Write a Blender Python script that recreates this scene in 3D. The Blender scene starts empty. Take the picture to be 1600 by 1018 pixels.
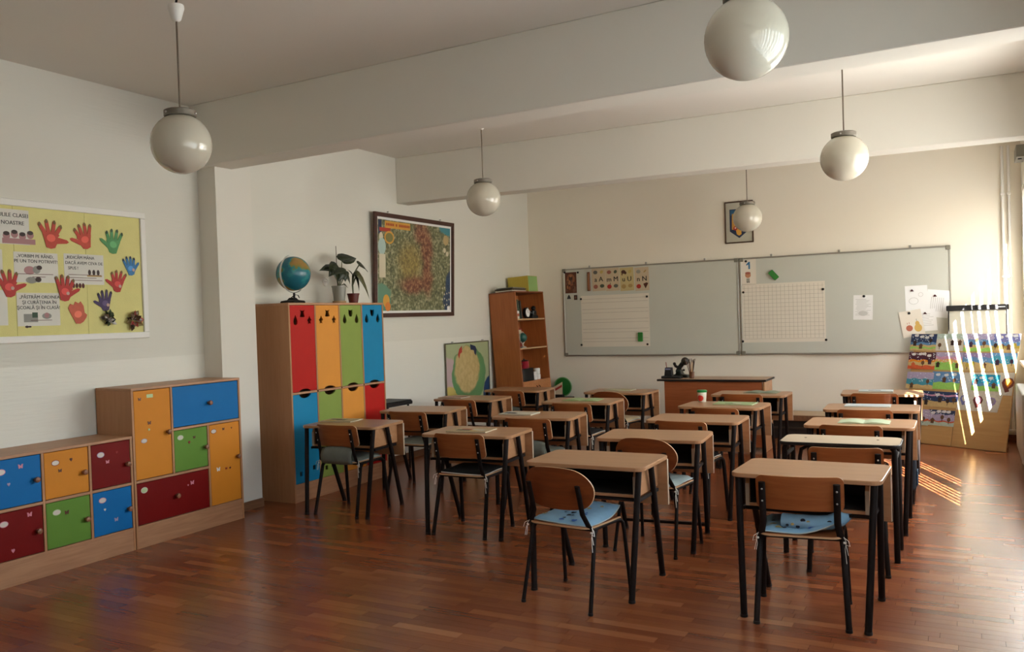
import bpy, bmesh, math, random
from mathutils import Vector, Matrix
random.seed(7)
R = math.radians
SC = bpy.context.scene
COL = SC.collection

# ------------------------------------------------------------------ camera
CAM_H, YAW, PITCH, ROLL = 1.5265, R(29.622), R(-1.1516), R(-1.8846)
F_PX, CX, CY = 1353.73, 747.765, 525.06
FW = Vector((-math.sin(YAW)*math.cos(PITCH), math.cos(YAW)*math.cos(PITCH), math.sin(PITCH)))
_rt = Vector((math.cos(YAW), math.sin(YAW), 0)); _up = _rt.cross(FW)
RT = math.cos(ROLL)*_rt + math.sin(ROLL)*_up
UP = -math.sin(ROLL)*_rt + math.cos(ROLL)*_up
EYE = Vector((0, 0, CAM_H))
cam = bpy.data.cameras.new('camera'); cam_o = bpy.data.objects.new('camera', cam); COL.objects.link(cam_o)
m = Matrix((RT, UP, -FW)).transposed().to_4x4(); m.translation = EYE
cam_o.matrix_world = m
cam.sensor_width = 36; cam.lens = F_PX/1600*36
cam.shift_x = (800-CX)/1600; cam.shift_y = (CY-509)/1600
cam.clip_start = .02; cam.clip_end = 200
SC.camera = cam_o

# ------------------------------------------------------------------ sky, sun, exposure
w = bpy.data.worlds.new('world'); SC.world = w; w.use_nodes = True
wn = w.node_tree.nodes; wl = w.node_tree.links
sky = wn.new('ShaderNodeTexSky'); sky.sky_type = 'NISHITA'; sky.sun_disc = False
SUN_DIR = Vector((-.37, .93, -.60)).normalized()          # direction the light travels
sky.sun_elevation = math.asin(-SUN_DIR.z)
sky.sun_rotation = math.atan2(-SUN_DIR.x, -SUN_DIR.y)
wl.new(sky.outputs[0], wn['Background'].inputs[0]); wn['Background'].inputs[1].default_value = .35
sun = bpy.data.lights.new('sun', 'SUN'); sun.energy = 54; sun.angle = R(.3); sun.color = (1, .97, .92)
sun_o = bpy.data.objects.new('sun', sun); COL.objects.link(sun_o)
sun_o.rotation_euler = SUN_DIR.to_track_quat('-Z', 'Y').to_euler(); sun_o.location = (8, -10, 9)
# added area lights standing in for diffused daylight, between glass and blind
for y0, y1, watt, lc in ((.4, 2.45, 4, (.80, .94, 1)), (2.4, 4.45, 20, (.74, .92, 1)), (5.35, 7.90, 62, (1, .975, .90)), (8.45, 10.90, 13, (1, .98, .92))):  # first opening has two, the far one stronger to brighten the beam
    pl = bpy.data.lights.new('window_daylight', 'AREA'); pl.shape = 'RECTANGLE'; pl.size = 2.74-.89-.12; pl.size_y = y1-y0-.12; pl.energy = watt; pl.color = lc
    po = bpy.data.objects.new('window_daylight', pl); COL.objects.link(po); po.location = (.62, (y0+y1)/2, (.89+2.74)/2); po.rotation_euler = (0, R(90), 0)
vs = SC.view_settings
vs.view_transform = 'Standard'; vs.look = 'None'; vs.gamma = 1; vs.use_curve_mapping = False
vs.exposure = 0.97
SC.cycles.max_bounces = 10; SC.cycles.diffuse_bounces = 7; SC.cycles.transparent_max_bounces = 12
SC.cycles.sample_clamp_indirect = 5; SC.cycles.blur_glossy = 1.0; SC.cycles.caustics_reflective = False; SC.cycles.caustics_refractive = False

# ------------------------------------------------------------------ helpers
def lin(c):
    return tuple((x/12.92 if x <= .04045 else ((x+.055)/1.055)**2.4) for x in c)
def hx(s):
    return lin(tuple(int(s[i:i+2], 16)/255 for i in (0, 2, 4)))
MATS = {}
def mat(name, col, rough=.6, var=.06, scale=8, bump=0, metal=0, spec=.5, coat=0, trans=0):
    """plain procedural material: colour with a little noise variation, optional fine relief"""
    if name in MATS: return MATS[name]
    m = bpy.data.materials.new(name); m.use_nodes = True; MATS[name] = m
    N = m.node_tree.nodes; L = m.node_tree.links; b = N['Principled BSDF']
    if isinstance(col, str): col = hx(col)
    tc = N.new('ShaderNodeTexCoord'); no = N.new('ShaderNodeTexNoise'); no.inputs['Scale'].default_value = scale; no.inputs['Detail'].default_value = 4
    L.new(tc.outputs['Object'], no.inputs['Vector'])
    mx = N.new('ShaderNodeMix'); mx.data_type = 'RGBA'
    mx.inputs['A'].default_value = (*[c*(1-var) for c in col], 1); mx.inputs['B'].default_value = (*[min(1, c*(1+var)) for c in col], 1)
    L.new(no.outputs['Fac'], mx.inputs['Factor']); L.new(mx.outputs['Result'], b.inputs['Base Color'])
    b.inputs['Roughness'].default_value = rough; b.inputs['Metallic'].default_value = metal
    b.inputs['Specular IOR Level'].default_value = spec; b.inputs['Coat Weight'].default_value = coat
    if trans: b.inputs['Transmission Weight'].default_value = trans
    if bump:
        bp = N.new('ShaderNodeBump'); bp.inputs['Strength'].default_value = bump; bp.inputs['Distance'].default_value = .01
        n2 = N.new('ShaderNodeTexNoise'); n2.inputs['Scale'].default_value = scale*12; n2.inputs['Detail'].default_value = 5
        L.new(tc.outputs['Object'], n2.inputs['Vector']); L.new(n2.outputs['Fac'], bp.inputs['Height']); L.new(bp.outputs['Normal'], b.inputs['Normal'])
    return m
def wood(name, c1, c2, axis='x', rough=.4, scale=5, coat=0, spec=.5):
    if name in MATS: return MATS[name]
    m = bpy.data.materials.new(name); m.use_nodes = True; MATS[name] = m
    N = m.node_tree.nodes; L = m.node_tree.links; b = N['Principled BSDF']
    tc = N.new('ShaderNodeTexCoord'); mp = N.new('ShaderNodeMapping'); s = [scale*9]*3; s['xyz'.index(axis)] = scale*.7
    mp.inputs['Scale'].default_value = s
    no = N.new('ShaderNodeTexNoise'); no.inputs['Scale'].default_value = 1; no.inputs['Detail'].default_value = 6; no.inputs['Distortion'].default_value = .6
    L.new(tc.outputs['Object'], mp.inputs[0]); L.new(mp.outputs[0], no.inputs['Vector'])
    cr = N.new('ShaderNodeValToRGB'); cr.color_ramp.elements[0].position = .32; cr.color_ramp.elements[1].position = .68
    cr.color_ramp.elements[0].color = (*hx(c1), 1); cr.color_ramp.elements[1].color = (*hx(c2), 1)
    L.new(no.outputs['Fac'], cr.inputs[0]); L.new(cr.outputs[0], b.inputs['Base Color'])
    b.inputs['Roughness'].default_value = rough; b.inputs['Coat Weight'].default_value = coat; b.inputs['Specular IOR Level'].default_value = spec
    return m

class MB:
    """collects shapes; build() links them as ONE mesh object"""
    def __init__(s): s.v = []; s.f = []; s.fm = []; s.ms = []
    def mi(s, m):
        if m not in s.ms: s.ms.append(m)
        return s.ms.index(m)
    def poly(s, pts, m):
        i = len(s.v); s.v += [tuple(p) for p in pts]; s.f.append(tuple(range(i, i+len(pts)))); s.fm.append(s.mi(m)); return s
    def mesh(s, vs, fs, m):
        i = len(s.v); s.v += [tuple(p) for p in vs]; k = s.mi(m)
        for f in fs: s.f.append(tuple(j+i for j in f)); s.fm.append(k)
        return s
    def box(s, x0, x1, y0, y1, z0, z1, m):
        vs = [(x, y, z) for x in (x0, x1) for y in (y0, y1) for z in (z0, z1)]
        return s.mesh(vs, [(0, 1, 3, 2), (4, 6, 7, 5), (0, 4, 5, 1), (2, 3, 7, 6), (0, 2, 6, 4), (1, 5, 7, 3)], m)
    def prism(s, pts, a, b, m, axis='z', m2=None):
        """polygon pts (2-D) extruded from a to b along axis; pts counter-clockwise"""
        def P(p, h):
            return {'z': (p[0], p[1], h), 'y': (p[0], h, p[1]), 'x': (h, p[0], p[1])}[axis]
        n = len(pts); vs = [P(p, a) for p in pts]+[P(p, b) for p in pts]
        fs = [tuple(range(n, 2*n)), tuple(range(n-1, -1, -1))]+[(i, (i+1) % n, (i+1) % n+n, i+n) for i in range(n)]
        if axis == 'y': fs = [f[::-1] for f in fs]
        if m2 is None: return s.mesh(vs, fs, m)
        s.mesh(vs, fs[:2], m); return s.mesh(vs, fs[2:], m2)
    def sweep(s, pts, rx, ry, m, ref=(0, 1, 0), n=10, cap=True):
        pts = [Vector(p) for p in pts]; vs = []; fs = []; ref = Vector(ref)
        for i, p in enumerate(pts):
            t = (pts[min(i+1, len(pts)-1)]-pts[max(i-1, 0)]).normalized()
            a = ref-t*ref.dot(t)
            if a.length < 1e-4: a = t.orthogonal()
            a.normalize(); b = t.cross(a)
            for k in range(n):
                th = 2*math.pi*k/n; vs.append(p+a*rx*math.cos(th)+b*ry*math.sin(th))
        for i in range(len(pts)-1):
            for k in range(n): fs.append((i*n+k, i*n+(k+1) % n, (i+1)*n+(k+1) % n, (i+1)*n+k))
        if cap: fs.append(tuple(range(n-1, -1, -1))); fs.append(tuple(range((len(pts)-1)*n, len(pts)*n)))
        return s.mesh(vs, fs, m)
    def lathe(s, prof, m, c=(0, 0, 0), n=24, capb=True, capt=True):
        vs = []; fs = []
        for r, z in prof:
            for k in range(n):
                th = 2*math.pi*k/n; vs.append((c[0]+r*math.cos(th), c[1]+r*math.sin(th), c[2]+z))
        for i in range(len(prof)-1):
            for k in range(n): fs.append((i*n+k, i*n+(k+1) % n, (i+1)*n+(k+1) % n, (i+1)*n+k))
        if capb: fs.append(tuple(range(n-1, -1, -1)))
        if capt: fs.append(tuple(range((len(prof)-1)*n, len(prof)*n)))
        return s.mesh(vs, fs, m)
    def ball(s, c, r, m, n=16, sx=1, sy=1, sz=1):
        pr = [(r*math.sin(math.pi*i/n), -r*math.cos(math.pi*i/n)) for i in range(n+1)]; pr[0] = (1e-4, -r); pr[-1] = (1e-4, r)
        i0 = len(s.v); s.lathe(pr, m, n=n*2, capb=False, capt=False)
        for i in range(i0, len(s.v)): x, y, z = s.v[i]; s.v[i] = (c[0]+x*sx, c[1]+y*sy, c[2]+z*sz)
        return s
    def xf(s, M, start=0):
        for i in range(start, len(s.v)): s.v[i] = tuple(M @ Vector(s.v[i]))
        return s
    def build(s, name, parent=None, loc=None, rot=None, M=None, bev=0, smooth=None, seg=1):
        me = bpy.data.meshes.new(name); me.from_pydata(s.v, [], s.f)
        for m in s.ms: me.materials.append(m)
        me.polygons.foreach_set('material_index', s.fm)
        if bev:
            bm = bmesh.new(); bm.from_mesh(me)
            es = [e for e in bm.edges if len(e.link_faces) == 2 and e.calc_face_angle(0) > .5]
            bmesh.ops.bevel(bm, geom=es, offset=bev, segments=seg, affect='EDGES', clamp_overlap=True, profile=.5)
            bm.to_mesh(me); bm.free()
        if smooth is not None:
            me.polygons.foreach_set('use_smooth', [True]*len(me.polygons)); me.set_sharp_from_angle(angle=R(smooth))
        me.update()
        o = bpy.data.objects.new(name, me); COL.objects.link(o)
        if M is not None: o.matrix_world = M
        if loc is not None: o.location = loc
        if rot is not None: o.rotation_euler = rot
        if parent is not None: o.parent = parent
        return o
def rrect(w, h, r, n=6, cx=0, cy=0):
    pts = []
    for sx, sy, a in ((1, -1, -90), (1, 1, 0), (-1, 1, 90), (-1, -1, 180)):
        for k in range(n+1):
            t = R(a+90*k/n); pts.append((cx+sx*(w/2-r)+r*math.cos(t), cy+sy*(h/2-r)+r*math.sin(t)))
    return pts
def ell(cx, cy, rx, ry=None, n=18, a=0):
    ry = ry or rx; ca, sa = math.cos(a), math.sin(a); o = []
    for k in range(n):
        t = 2*math.pi*k/n; x, y = rx*math.cos(t), ry*math.sin(t); o.append((cx+x*ca-y*sa, cy+x*sa+y*ca))
    return o
def rect(x0, y0, x1, y1): return [(x0, y0), (x1, y0), (x1, y1), (x0, y1)]
def tag(o, label=None, cat=None, group=None, kind=None):
    if label: o['label'] = label
    if cat: o['category'] = cat
    if group: o['group'] = group
    if kind: o['kind'] = kind
    return o
def empty(name, loc=(0, 0, 0), rz=0, rot=None):
    o = bpy.data.objects.new(name, None); COL.objects.link(o); o.location = loc; o.rotation_euler = rot or (0, 0, rz); o.empty_display_size = .1
    return o
def copy_tree(o, parent=None):
    c = o.copy(); COL.objects.link(c); c.parent = parent
    for ch in list(o.children): copy_tree(ch, c)
    return c
def text_polys(txt, size, align='CENTER', bold=0):
    cu = bpy.data.curves.new('t', 'FONT'); cu.body = txt; cu.size = size; cu.align_x = align; cu.align_y = 'CENTER'; cu.fill_mode = 'FRONT'; cu.resolution_u = 2; cu.offset = bold
    o = bpy.data.objects.new('t', cu); COL.objects.link(o)
    me = bpy.data.meshes.new_from_object(o.evaluated_get(bpy.context.evaluated_depsgraph_get()))
    out = ([tuple(v.co[:2]) for v in me.vertices], [tuple(p.vertices) for p in me.polygons])
    bpy.data.objects.remove(o); bpy.data.curves.remove(cu); bpy.data.meshes.remove(me)
    return out
def plate_mesh(outer, holes, th):
    """flat plate with real holes (2-D curve fill), thickness th about z=0; returns verts, faces"""
    cu = bpy.data.curves.new('p', 'CURVE'); cu.dimensions = '2D'; cu.fill_mode = 'BOTH'; cu.extrude = th/2
    for pts in [outer]+holes:
        sp = cu.splines.new('POLY'); sp.points.add(len(pts)-1); sp.use_cyclic_u = True
        for p, q in zip(sp.points, pts): p.co = (q[0], q[1], 0, 1)
    o = bpy.data.objects.new('p', cu); COL.objects.link(o)
    me = bpy.data.meshes.new_from_object(o.evaluated_get(bpy.context.evaluated_depsgraph_get()))
    out = ([tuple(v.co) for v in me.vertices], [tuple(p.vertices) for p in me.polygons])
    bpy.data.objects.remove(o); bpy.data.curves.remove(cu); bpy.data.meshes.remove(me)
    return out
def frame(o, ex, ey):
    ex = Vector(ex).normalized(); ey = Vector(ey); ey = (ey-ex*ey.dot(ex)).normalized(); n = ex.cross(ey)
    M = Matrix((ex, ey, n)).transposed().to_4x4(); M.translation = Vector(o); return M
def sheet(name, label, cat, M, outline, base, shapes=(), th=.0012, group=None, texts=(), parent=None):
    """a flat thing (paper, card): outline with thickness, printed shapes lying on its face"""
    b = MB(); b.prism(outline, 0, th, base); z = th
    for pts, m in shapes:
        z += .00005; b.poly([(x, y, z) for x, y in pts], m)
    z += .0003
    for txt, x, y, size, m in texts:
        vs, fs = text_polys(txt, size)
        for dx in (-.018, .018): b.mesh([(vx+x+dx*size, vy+y, z+dx*.002) for vx, vy in vs], fs, m)
    o = b.build(name, M=M, parent=parent)
    if label: tag(o, label, cat, group)
    return o
def ray(u, v): return FW+RT*(u-CX)/F_PX-UP*(v-CY)/F_PX
def at(u, v, **k):
    d = ray(u, v); (a, val), = k.items(); i = 'xyz'.index(a); return EYE+d*((val-EYE[i])/d[i])
def project(p):
    d = Vector(p)-EYE; z = d.dot(FW)
    return (CX+F_PX*d.dot(RT)/z, CY-F_PX*d.dot(UP)/z) if z > .1 else None

def set_ramp(node, stops):
    els = node.color_ramp.elements
    while len(els) > 1: els.remove(els[-1])
    els[0].position = stops[0][0]; els[0].color = (*hx(stops[0][1]), 1)
    for p_, c_ in stops[1:]: els.new(p_).color = (*hx(c_), 1)
# ------------------------------------------------------------------ materials
WALL = mat('wall_paint', (.73, .71, .64), .75, .03, 1.5, .04)
CEIL = mat('ceiling_paint', (.74, .71, .65), .8, .03, 1.2, .04)
BLACK = mat('black_metal', (.012, .008, .007), .6, .2, 20, 0, 0, .14)
BLACKP = mat('black_plastic', (.012, .011, .011), .5, .2, 20, 0, 0, .25)
WHITE = mat('white_paper', (.80, .80, .78), .7, .03, 5)
CREAMP = mat('cream_paper', (.73, .68, .58), .7, .03, 5)
WHITEP = mat('white_paint', (.80, .79, .75), .45, .03, 5)
INK = mat('ink', (.02, .02, .022), .7, .1)
GREYINK = mat('grey_ink', (.30, .30, .31), .7, .1)
ALU = mat('aluminium', (.42, .40, .36), .35, .08, 20, 0, 1)
STEEL = mat('steel', (.55, .53, .50), .3, .05, 20, 0, 1)
BEECH = wood('beech', 'a87a58', 'ba8c68', 'y', .45)
BEECHX = wood('beech_x', 'a87a58', 'ba8c68', 'x', .45)
BEECHZ = wood('beech_z', 'aa7850', 'b2825a', 'z', .5)
TOPW = wood('desk_laminate', '9e7350', 'a97f5a', 'x', .32, 4)
PANW = wood('desk_panel', 'a5764f', 'b3855e', 'x', .4, 4)
PLY = wood('plywood', '8a4a24', '9a5a30', 'x', .38, 4)
PLYD = wood('plywood_dark', '6d3418', '84451f', 'x', .35, 3)
PLYE = mat('plywood_edge', 'c09a72', .5)
SHELFW = wood('bookcase_wood', '98562a', 'a86434', 'z', .4, 4)
SHELFD = wood('bookcase_doors', 'a86a3c', 'b87a4a', 'x', .4, 4)
TDESK = wood('teacher_wood', '8e4c28', '9c5832', 'x', .4, 4)
KNOB = wood('knob_wood', '7c4f34', '95654a', 'z', .4, 20)
COLR = dict(red=mat('paint_red', '9c1410', .5, .05, 8, 0, 0, .18), orange=mat('paint_orange', 'd2862a', .5, .05, 8, 0, 0, .18), green=mat('paint_green', '648e38', .5, .05, 8, 0, 0, .18),
            blue=mat('paint_blue', '0a6cae', .5, .05, 8, 0, 0, .18), dred=mat('paint_dark_red', '740705', .5, .05, 8, 0, 0, .18))
LR = dict(red=mat('locker_red', 'b61e18', .5, .05, 8, 0, 0, .18), orange=mat('locker_orange', 'dc943e', .5, .05, 8, 0, 0, .18), green=mat('locker_green', '889c4c', .5, .05, 8, 0, 0, .18), blue=mat('locker_blue', '1682b0', .5, .05, 8, 0, 0, .18))

# ------------------------------------------------------------------ room
XW, XR, YB, YR, ZC = -5.46, .50, 11.13, -1.5, 3.318
def struct(name, b, **k): return tag(b.build(name, **k), kind='structure')
struct('ceiling', MB().box(XW-.2, XR+.2, YR-.2, YB+.2, ZC, ZC+.2, CEIL))
# left wall: matt upper paint, glossy oil-paint dado below 1.31 m
mw = bpy.data.materials.new('left_wall_paint'); mw.use_nodes = True
N = mw.node_tree.nodes; L = mw.node_tree.links; b = N['Principled BSDF']
tc = N.new('ShaderNodeTexCoord'); sx = N.new('ShaderNodeSeparateXYZ'); L.new(tc.outputs['Object'], sx.inputs[0])
gt = N.new('ShaderNodeMath'); gt.operation = 'GREATER_THAN'; gt.inputs[1].default_value = 1.312; L.new(sx.outputs['Z'], gt.inputs[0])
mx = N.new('ShaderNodeMix'); mx.data_type = 'RGBA'; mx.inputs['A'].default_value = (.75, .74, .67, 1); mx.inputs['B'].default_value = (.71, .70, .63, 1)
L.new(gt.outputs[0], mx.inputs['Factor']); L.new(mx.outputs['Result'], b.inputs['Base Color'])
mr = N.new('ShaderNodeMapRange'); mr.inputs['To Min'].default_value = .42; mr.inputs['To Max'].default_value = .75
L.new(gt.outputs[0], mr.inputs[0]); L.new(mr.outputs[0], b.inputs['Roughness'])
mpn = N.new('ShaderNodeMapping'); mpn.inputs['Scale'].default_value = (1, 3, 40)
nn = N.new('ShaderNodeTexNoise'); nn.inputs['Scale'].default_value = 1.6; nn.inputs['Detail'].default_value = 5
L.new(tc.outputs['Object'], mpn.inputs[0]); L.new(mpn.outputs[0], nn.inputs['Vector'])
bp = N.new('ShaderNodeBump'); bp.inputs['Strength'].default_value = .12; bp.inputs['Distance'].default_value = .01
L.new(nn.outputs['Fac'], bp.inputs['Height']); L.new(bp.outputs[0], b.inputs['Normal'])
struct('wall_left', MB().box(XW-.2, XW, YR-.2, YB+.2, -.2, ZC, mw))
WALL_LIT = mat('front_wall_paint', (.81, .76, .65), .75, .03, 1.5, .04)  # wall paint lightened and warmed in colour to make up for missing light
struct('wall_front', MB().box(XW, XR, YB, YB+.2, -.2, ZC, WALL_LIT))
struct('wall_back', MB().box(XW, XR, YR-.2, YR, -.2, ZC, WALL))
WINS = [(.4, 4.45), (5.35, 7.90), (8.45, 10.90)]; ZS, ZH = .89, 2.74; WT = .18
bw = MB(); ys = [YR-.2]+[y for wn_ in WINS for y in wn_]+[YB+.2]
for i in range(0, len(ys), 2): bw.box(XR, XR+WT, ys[i], ys[i+1], -.2, ZC, WALL)
for y0, y1 in WINS: bw.box(XR, XR+WT, y0, y1, -.2, ZS, WALL); bw.box(XR, XR+WT, y0, y1, ZH, ZC, WALL)
struct('wall_right', bw)
# pilaster and the two ceiling beams
struct('trim_1', MB().box(XW, -5.262, 5.052, 5.45, 0, ZC, WALL))
ZN = 2.82
struct('trim_2', MB().prism([(XW, 4.985), (XR, 4.862), (XR, 5.122), (XW, 5.245)], ZN, ZC, WALL), bev=.006)
struct('trim_3', MB().prism([(XW, 7.88), (XR, 8.06), (XR, 8.31), (XW, 8.10)], ZN, ZC, WALL), bev=.006)
BASEW = wood('baseboard_wood', '6d4a30', '80583a', 'y', .5)
bb = MB()
for y0, y1 in ((YR, 5.05), (5.452, YB)): bb.box(XW, XW+.016, y0, y1, 0, .07, BASEW)
struct('baseboard_left', bb)
struct('baseboard_pilaster', MB().box(-5.262, -5.246, 5.06, 5.45, 0, .07, BASEW))
struct('baseboard_front', MB().box(XW+.02, XR, YB-.016, YB, 0, .07, BASEW))
struct('baseboard_right', MB().box(XR-.016, XR, YR, YB-.02, 0, .07, BASEW))

struct('ground', MB().box(XR+WT+.3, 60, -40, 60, -3.9, -3.5, mat('pale_paving', (.17, .168, .16), .9, .15, 2)))
# floor of parquet strips
fm = bpy.data.materials.new('parquet'); fm.use_nodes = True
N = fm.node_tree.nodes; L = fm.node_tree.links; b = N['Principled BSDF']
at_ = N.new('ShaderNodeAttribute'); at_.attribute_name = 'rnd'
cr = N.new('ShaderNodeValToRGB'); cr.color_ramp.interpolation = 'LINEAR'
cs = [(0, '643019'), (.15, '70381e'), (.45, '804528'), (.75, '90532f'), (1, 'a06642')]
set_ramp(cr, cs)
L.new(at_.outputs['Fac'], cr.inputs[0])
tc = N.new('ShaderNodeTexCoord'); mp = N.new('ShaderNodeMapping'); mp.inputs['Scale'].default_value = (4, 60, 1)
no = N.new('ShaderNodeTexNoise'); no.inputs['Scale'].default_value = 1; no.inputs['Detail'].default_value = 5
L.new(tc.outputs['Object'], mp.inputs[0]); L.new(mp.outputs[0], no.inputs['Vector'])
mr = N.new('ShaderNodeMapRange'); mr.inputs['To Min'].default_value = .78; mr.inputs['To Max'].default_value = 1.2; L.new(no.outputs['Fac'], mr.inputs[0])
mx = N.new('ShaderNodeMix'); mx.data_type = 'RGBA'; mx.blend_type = 'MULTIPLY'; mx.inputs['Factor'].default_value = 1
L.new(cr.outputs[0], mx.inputs['A']); L.new(mr.outputs[0], mx.inputs['B']); L.new(mx.outputs['Result'], b.inputs['Base Color'])
b.inputs['Roughness'].default_value = .27; b.inputs['Specular IOR Level'].default_value = .75
floor = struct('floor', MB().box(XW-.2, XR+.2, YR-.2, YB+.2, -.2, -.004, BASEW))
strips = []; SW = .066; yy = YR; rr = random.Random(3)
while yy < YB:
    x = XW-rr.uniform(0, .4); y1 = min(yy+SW, YB)
    while x < XR:
        ln = rr.choice((.26, .32, .38, .44, .5)); x0, x1 = max(x, XW), min(x+ln, XR)
        if x1-x0 > .01:
            p = project(((x0+x1)/2, (yy+y1)/2, 0)); sz = 0
            if p and 0 < p[0] < 1600 and p[1] < 1018: sz = (x1-x0)/((x0+x1)**2/4+yy**2)
            strips.append((sz, x0, x1, yy, y1, min(1, max(0, rr.gauss(.52, .17)))))
        x += ln
    yy += SW
strips.sort(key=lambda s: -s[0])
def strip_mesh(lst, name):
    vs = []; fs = []; rn = []; g = .0006
    for _, x0, x1, y0, y1, r_ in lst:
        i = len(vs); h = .0012
        vs += [(x0, y0, -.004), (x1, y0, -.004), (x1, y1, -.004), (x0, y1, -.004), (x0+g, y0+g, 0), (x1-g, y0+g, 0), (x1-g, y1-g, 0), (x0+g, y1-g, 0)]
        fs += [(i+4, i+5, i+6, i+7), (i, i+1, i+5, i+4), (i+1, i+2, i+6, i+5), (i+2, i+3, i+7, i+6), (i+3, i, i+4, i+7)]; rn += [r_]*5
    me = bpy.data.meshes.new(name); me.from_pydata(vs, [], fs); me.materials.append(fm)
    a = me.attributes.new('rnd', 'FLOAT', 'FACE'); a.data.foreach_set('value', rn)
    o = bpy.data.objects.new(name, me); COL.objects.link(o); o.parent = floor; return o
for s in strips[:300]: strip_mesh([s], 'parquet_strip')
tag(strip_mesh(strips[300:], 'parquet_field'), kind='stuff')

# ------------------------------------------------------------------ windows and blinds (right wall)
gm = bpy.data.materials.new('window_glass'); gm.use_nodes = True
N = gm.node_tree.nodes; L = gm.node_tree.links; N.remove(N['Principled BSDF'])
tb = N.new('ShaderNodeBsdfTransparent'); gb = N.new('ShaderNodeBsdfGlossy'); gb.inputs['Roughness'].default_value = .02
ms = N.new('ShaderNodeMixShader'); ms.inputs[0].default_value = .06; L.new(tb.outputs[0], ms.inputs[1]); L.new(gb.outputs[0], ms.inputs[2]); L.new(ms.outputs[0], N['Material Output'].inputs[0])
def fabric(name, transl, c0, c1):
    sm = bpy.data.materials.new(name); sm.use_nodes = True
    N = sm.node_tree.nodes; L = sm.node_tree.links; N.remove(N['Principled BSDF'])
    d_ = N.new('ShaderNodeBsdfDiffuse'); t_ = N.new('ShaderNodeBsdfTranslucent'); ms = N.new('ShaderNodeMixShader'); ms.inputs[0].default_value = transl
    wv = N.new('ShaderNodeTexWave'); wv.inputs['Scale'].default_value = 60; tc = N.new('ShaderNodeTexCoord'); L.new(tc.outputs['Object'], wv.inputs[0])
    cm = N.new('ShaderNodeMix'); cm.data_type = 'RGBA'; cm.inputs['A'].default_value = (*c0, 1); cm.inputs['B'].default_value = (*c1, 1); L.new(wv.outputs['Fac'], cm.inputs['Factor'])
    for n_ in (d_, t_): L.new(cm.outputs['Result'], n_.inputs['Color'])
    L.new(d_.outputs[0], ms.inputs[1]); L.new(t_.outputs[0], ms.inputs[2]); L.new(ms.outputs[0], N['Material Output'].inputs[0]); return sm
SHEER = fabric('blind_fabric', .10, (.50, .51, .52), (.56, .57, .58)); SHEER3 = fabric('far_blind_fabric', .17, (.80, .80, .78), (.85, .85, .83)); DENSE = fabric('dense_blind_fabric', .08, (.42, .44, .46), (.48, .50, .52))  # slat tone and translucency set per window to balance the light
for i, (y0, y1) in enumerate(WINS):
    xo = XR+.13
    b = MB(); t = .06
    b.box(xo, xo+.05, y0, y1, ZS, ZS+t, WHITEP); b.box(xo, xo+.05, y0, y1, ZH-t, ZH, WHITEP)
    b.box(xo, xo+.05, y0, y0+t, ZS+t, ZH-t, WHITEP); b.box(xo, xo+.05, y1-t, y1, ZS+t, ZH-t, WHITEP)
    ym = [y0+(y1-y0)*k/3 for k in (1, 2)]
    for y in ym: b.box(xo, xo+.05, y-.03, y+.03, ZS+t, ZH-t, WHITEP)
    fr = struct('window_%d' % (i+1), b)
    e = [y0+t]+[v for y in ym for v in (y-.03, y+.03)]+[y1-t]
    for k in range(3): MB().box(xo+.022, xo+.028, e[2*k], e[2*k+1], ZS+t, ZH-t, gm).build('pane', fr)
    MB().box(XR-.05, XR+.12, y0-.05, y1+.05, ZS-.03, ZS, WHITEP).build('window_sill', fr)
    # vertical blind
    xs = XR+.035
    bl = empty('vertical_blind', (xs, (y0+y1)/2, ZH))
    tag(bl, ['closed white vertical blind at the window beside the camera', 'white vertical blind at the middle window, slats slightly open',
             'white vertical blind at the window next to the board wall'][i], 'blind', 'vertical blinds at the windows')
    MB().box(-.025, .025, y0-(y0+y1)/2, y1-(y0+y1)/2, -.04, -.001, WHITEP).build('head_rail', bl)
    sl = []
    def fill(ya, yb, w_, a, pitch):
        y = ya
        while y < yb: sl.append((y, w_, R(a))); y += pitch
    if i == 0: fill(y0+.08, y1, .127, -25, .24)  # unseen blind, slats angled to keep sun out and let diffuse light in
    elif i == 1:
        fill(y0+.04, 5.66, .127, -25, .20); fill(5.80, 7.05, .050, -12, .115); fill(7.14, 7.22, .127, -50, .13); fill(7.36, y1, .127, -25, .22)
    else: fill(y0+.10, y1, .060, -38, .2)
    for y, w_, a in sl:
        b = MB(); n = 5; pts = [(-w_/2+w_*k/(n-1), .004*(1-(2*k/(n-1)-1)**2)) for k in range(n)]
        vs = [(q, p, z) for z in (ZS+.03-ZH, -.04) for p, q in pts]
        b.mesh(vs, [(k, k+1, n+k+1, n+k) for k in range(n-1)], (DENSE, SHEER, SHEER3)[i])
        o = b.build('slat', bl, loc=(0, y-(y0+y1)/2, 0), rot=(0, 0, a))
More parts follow.
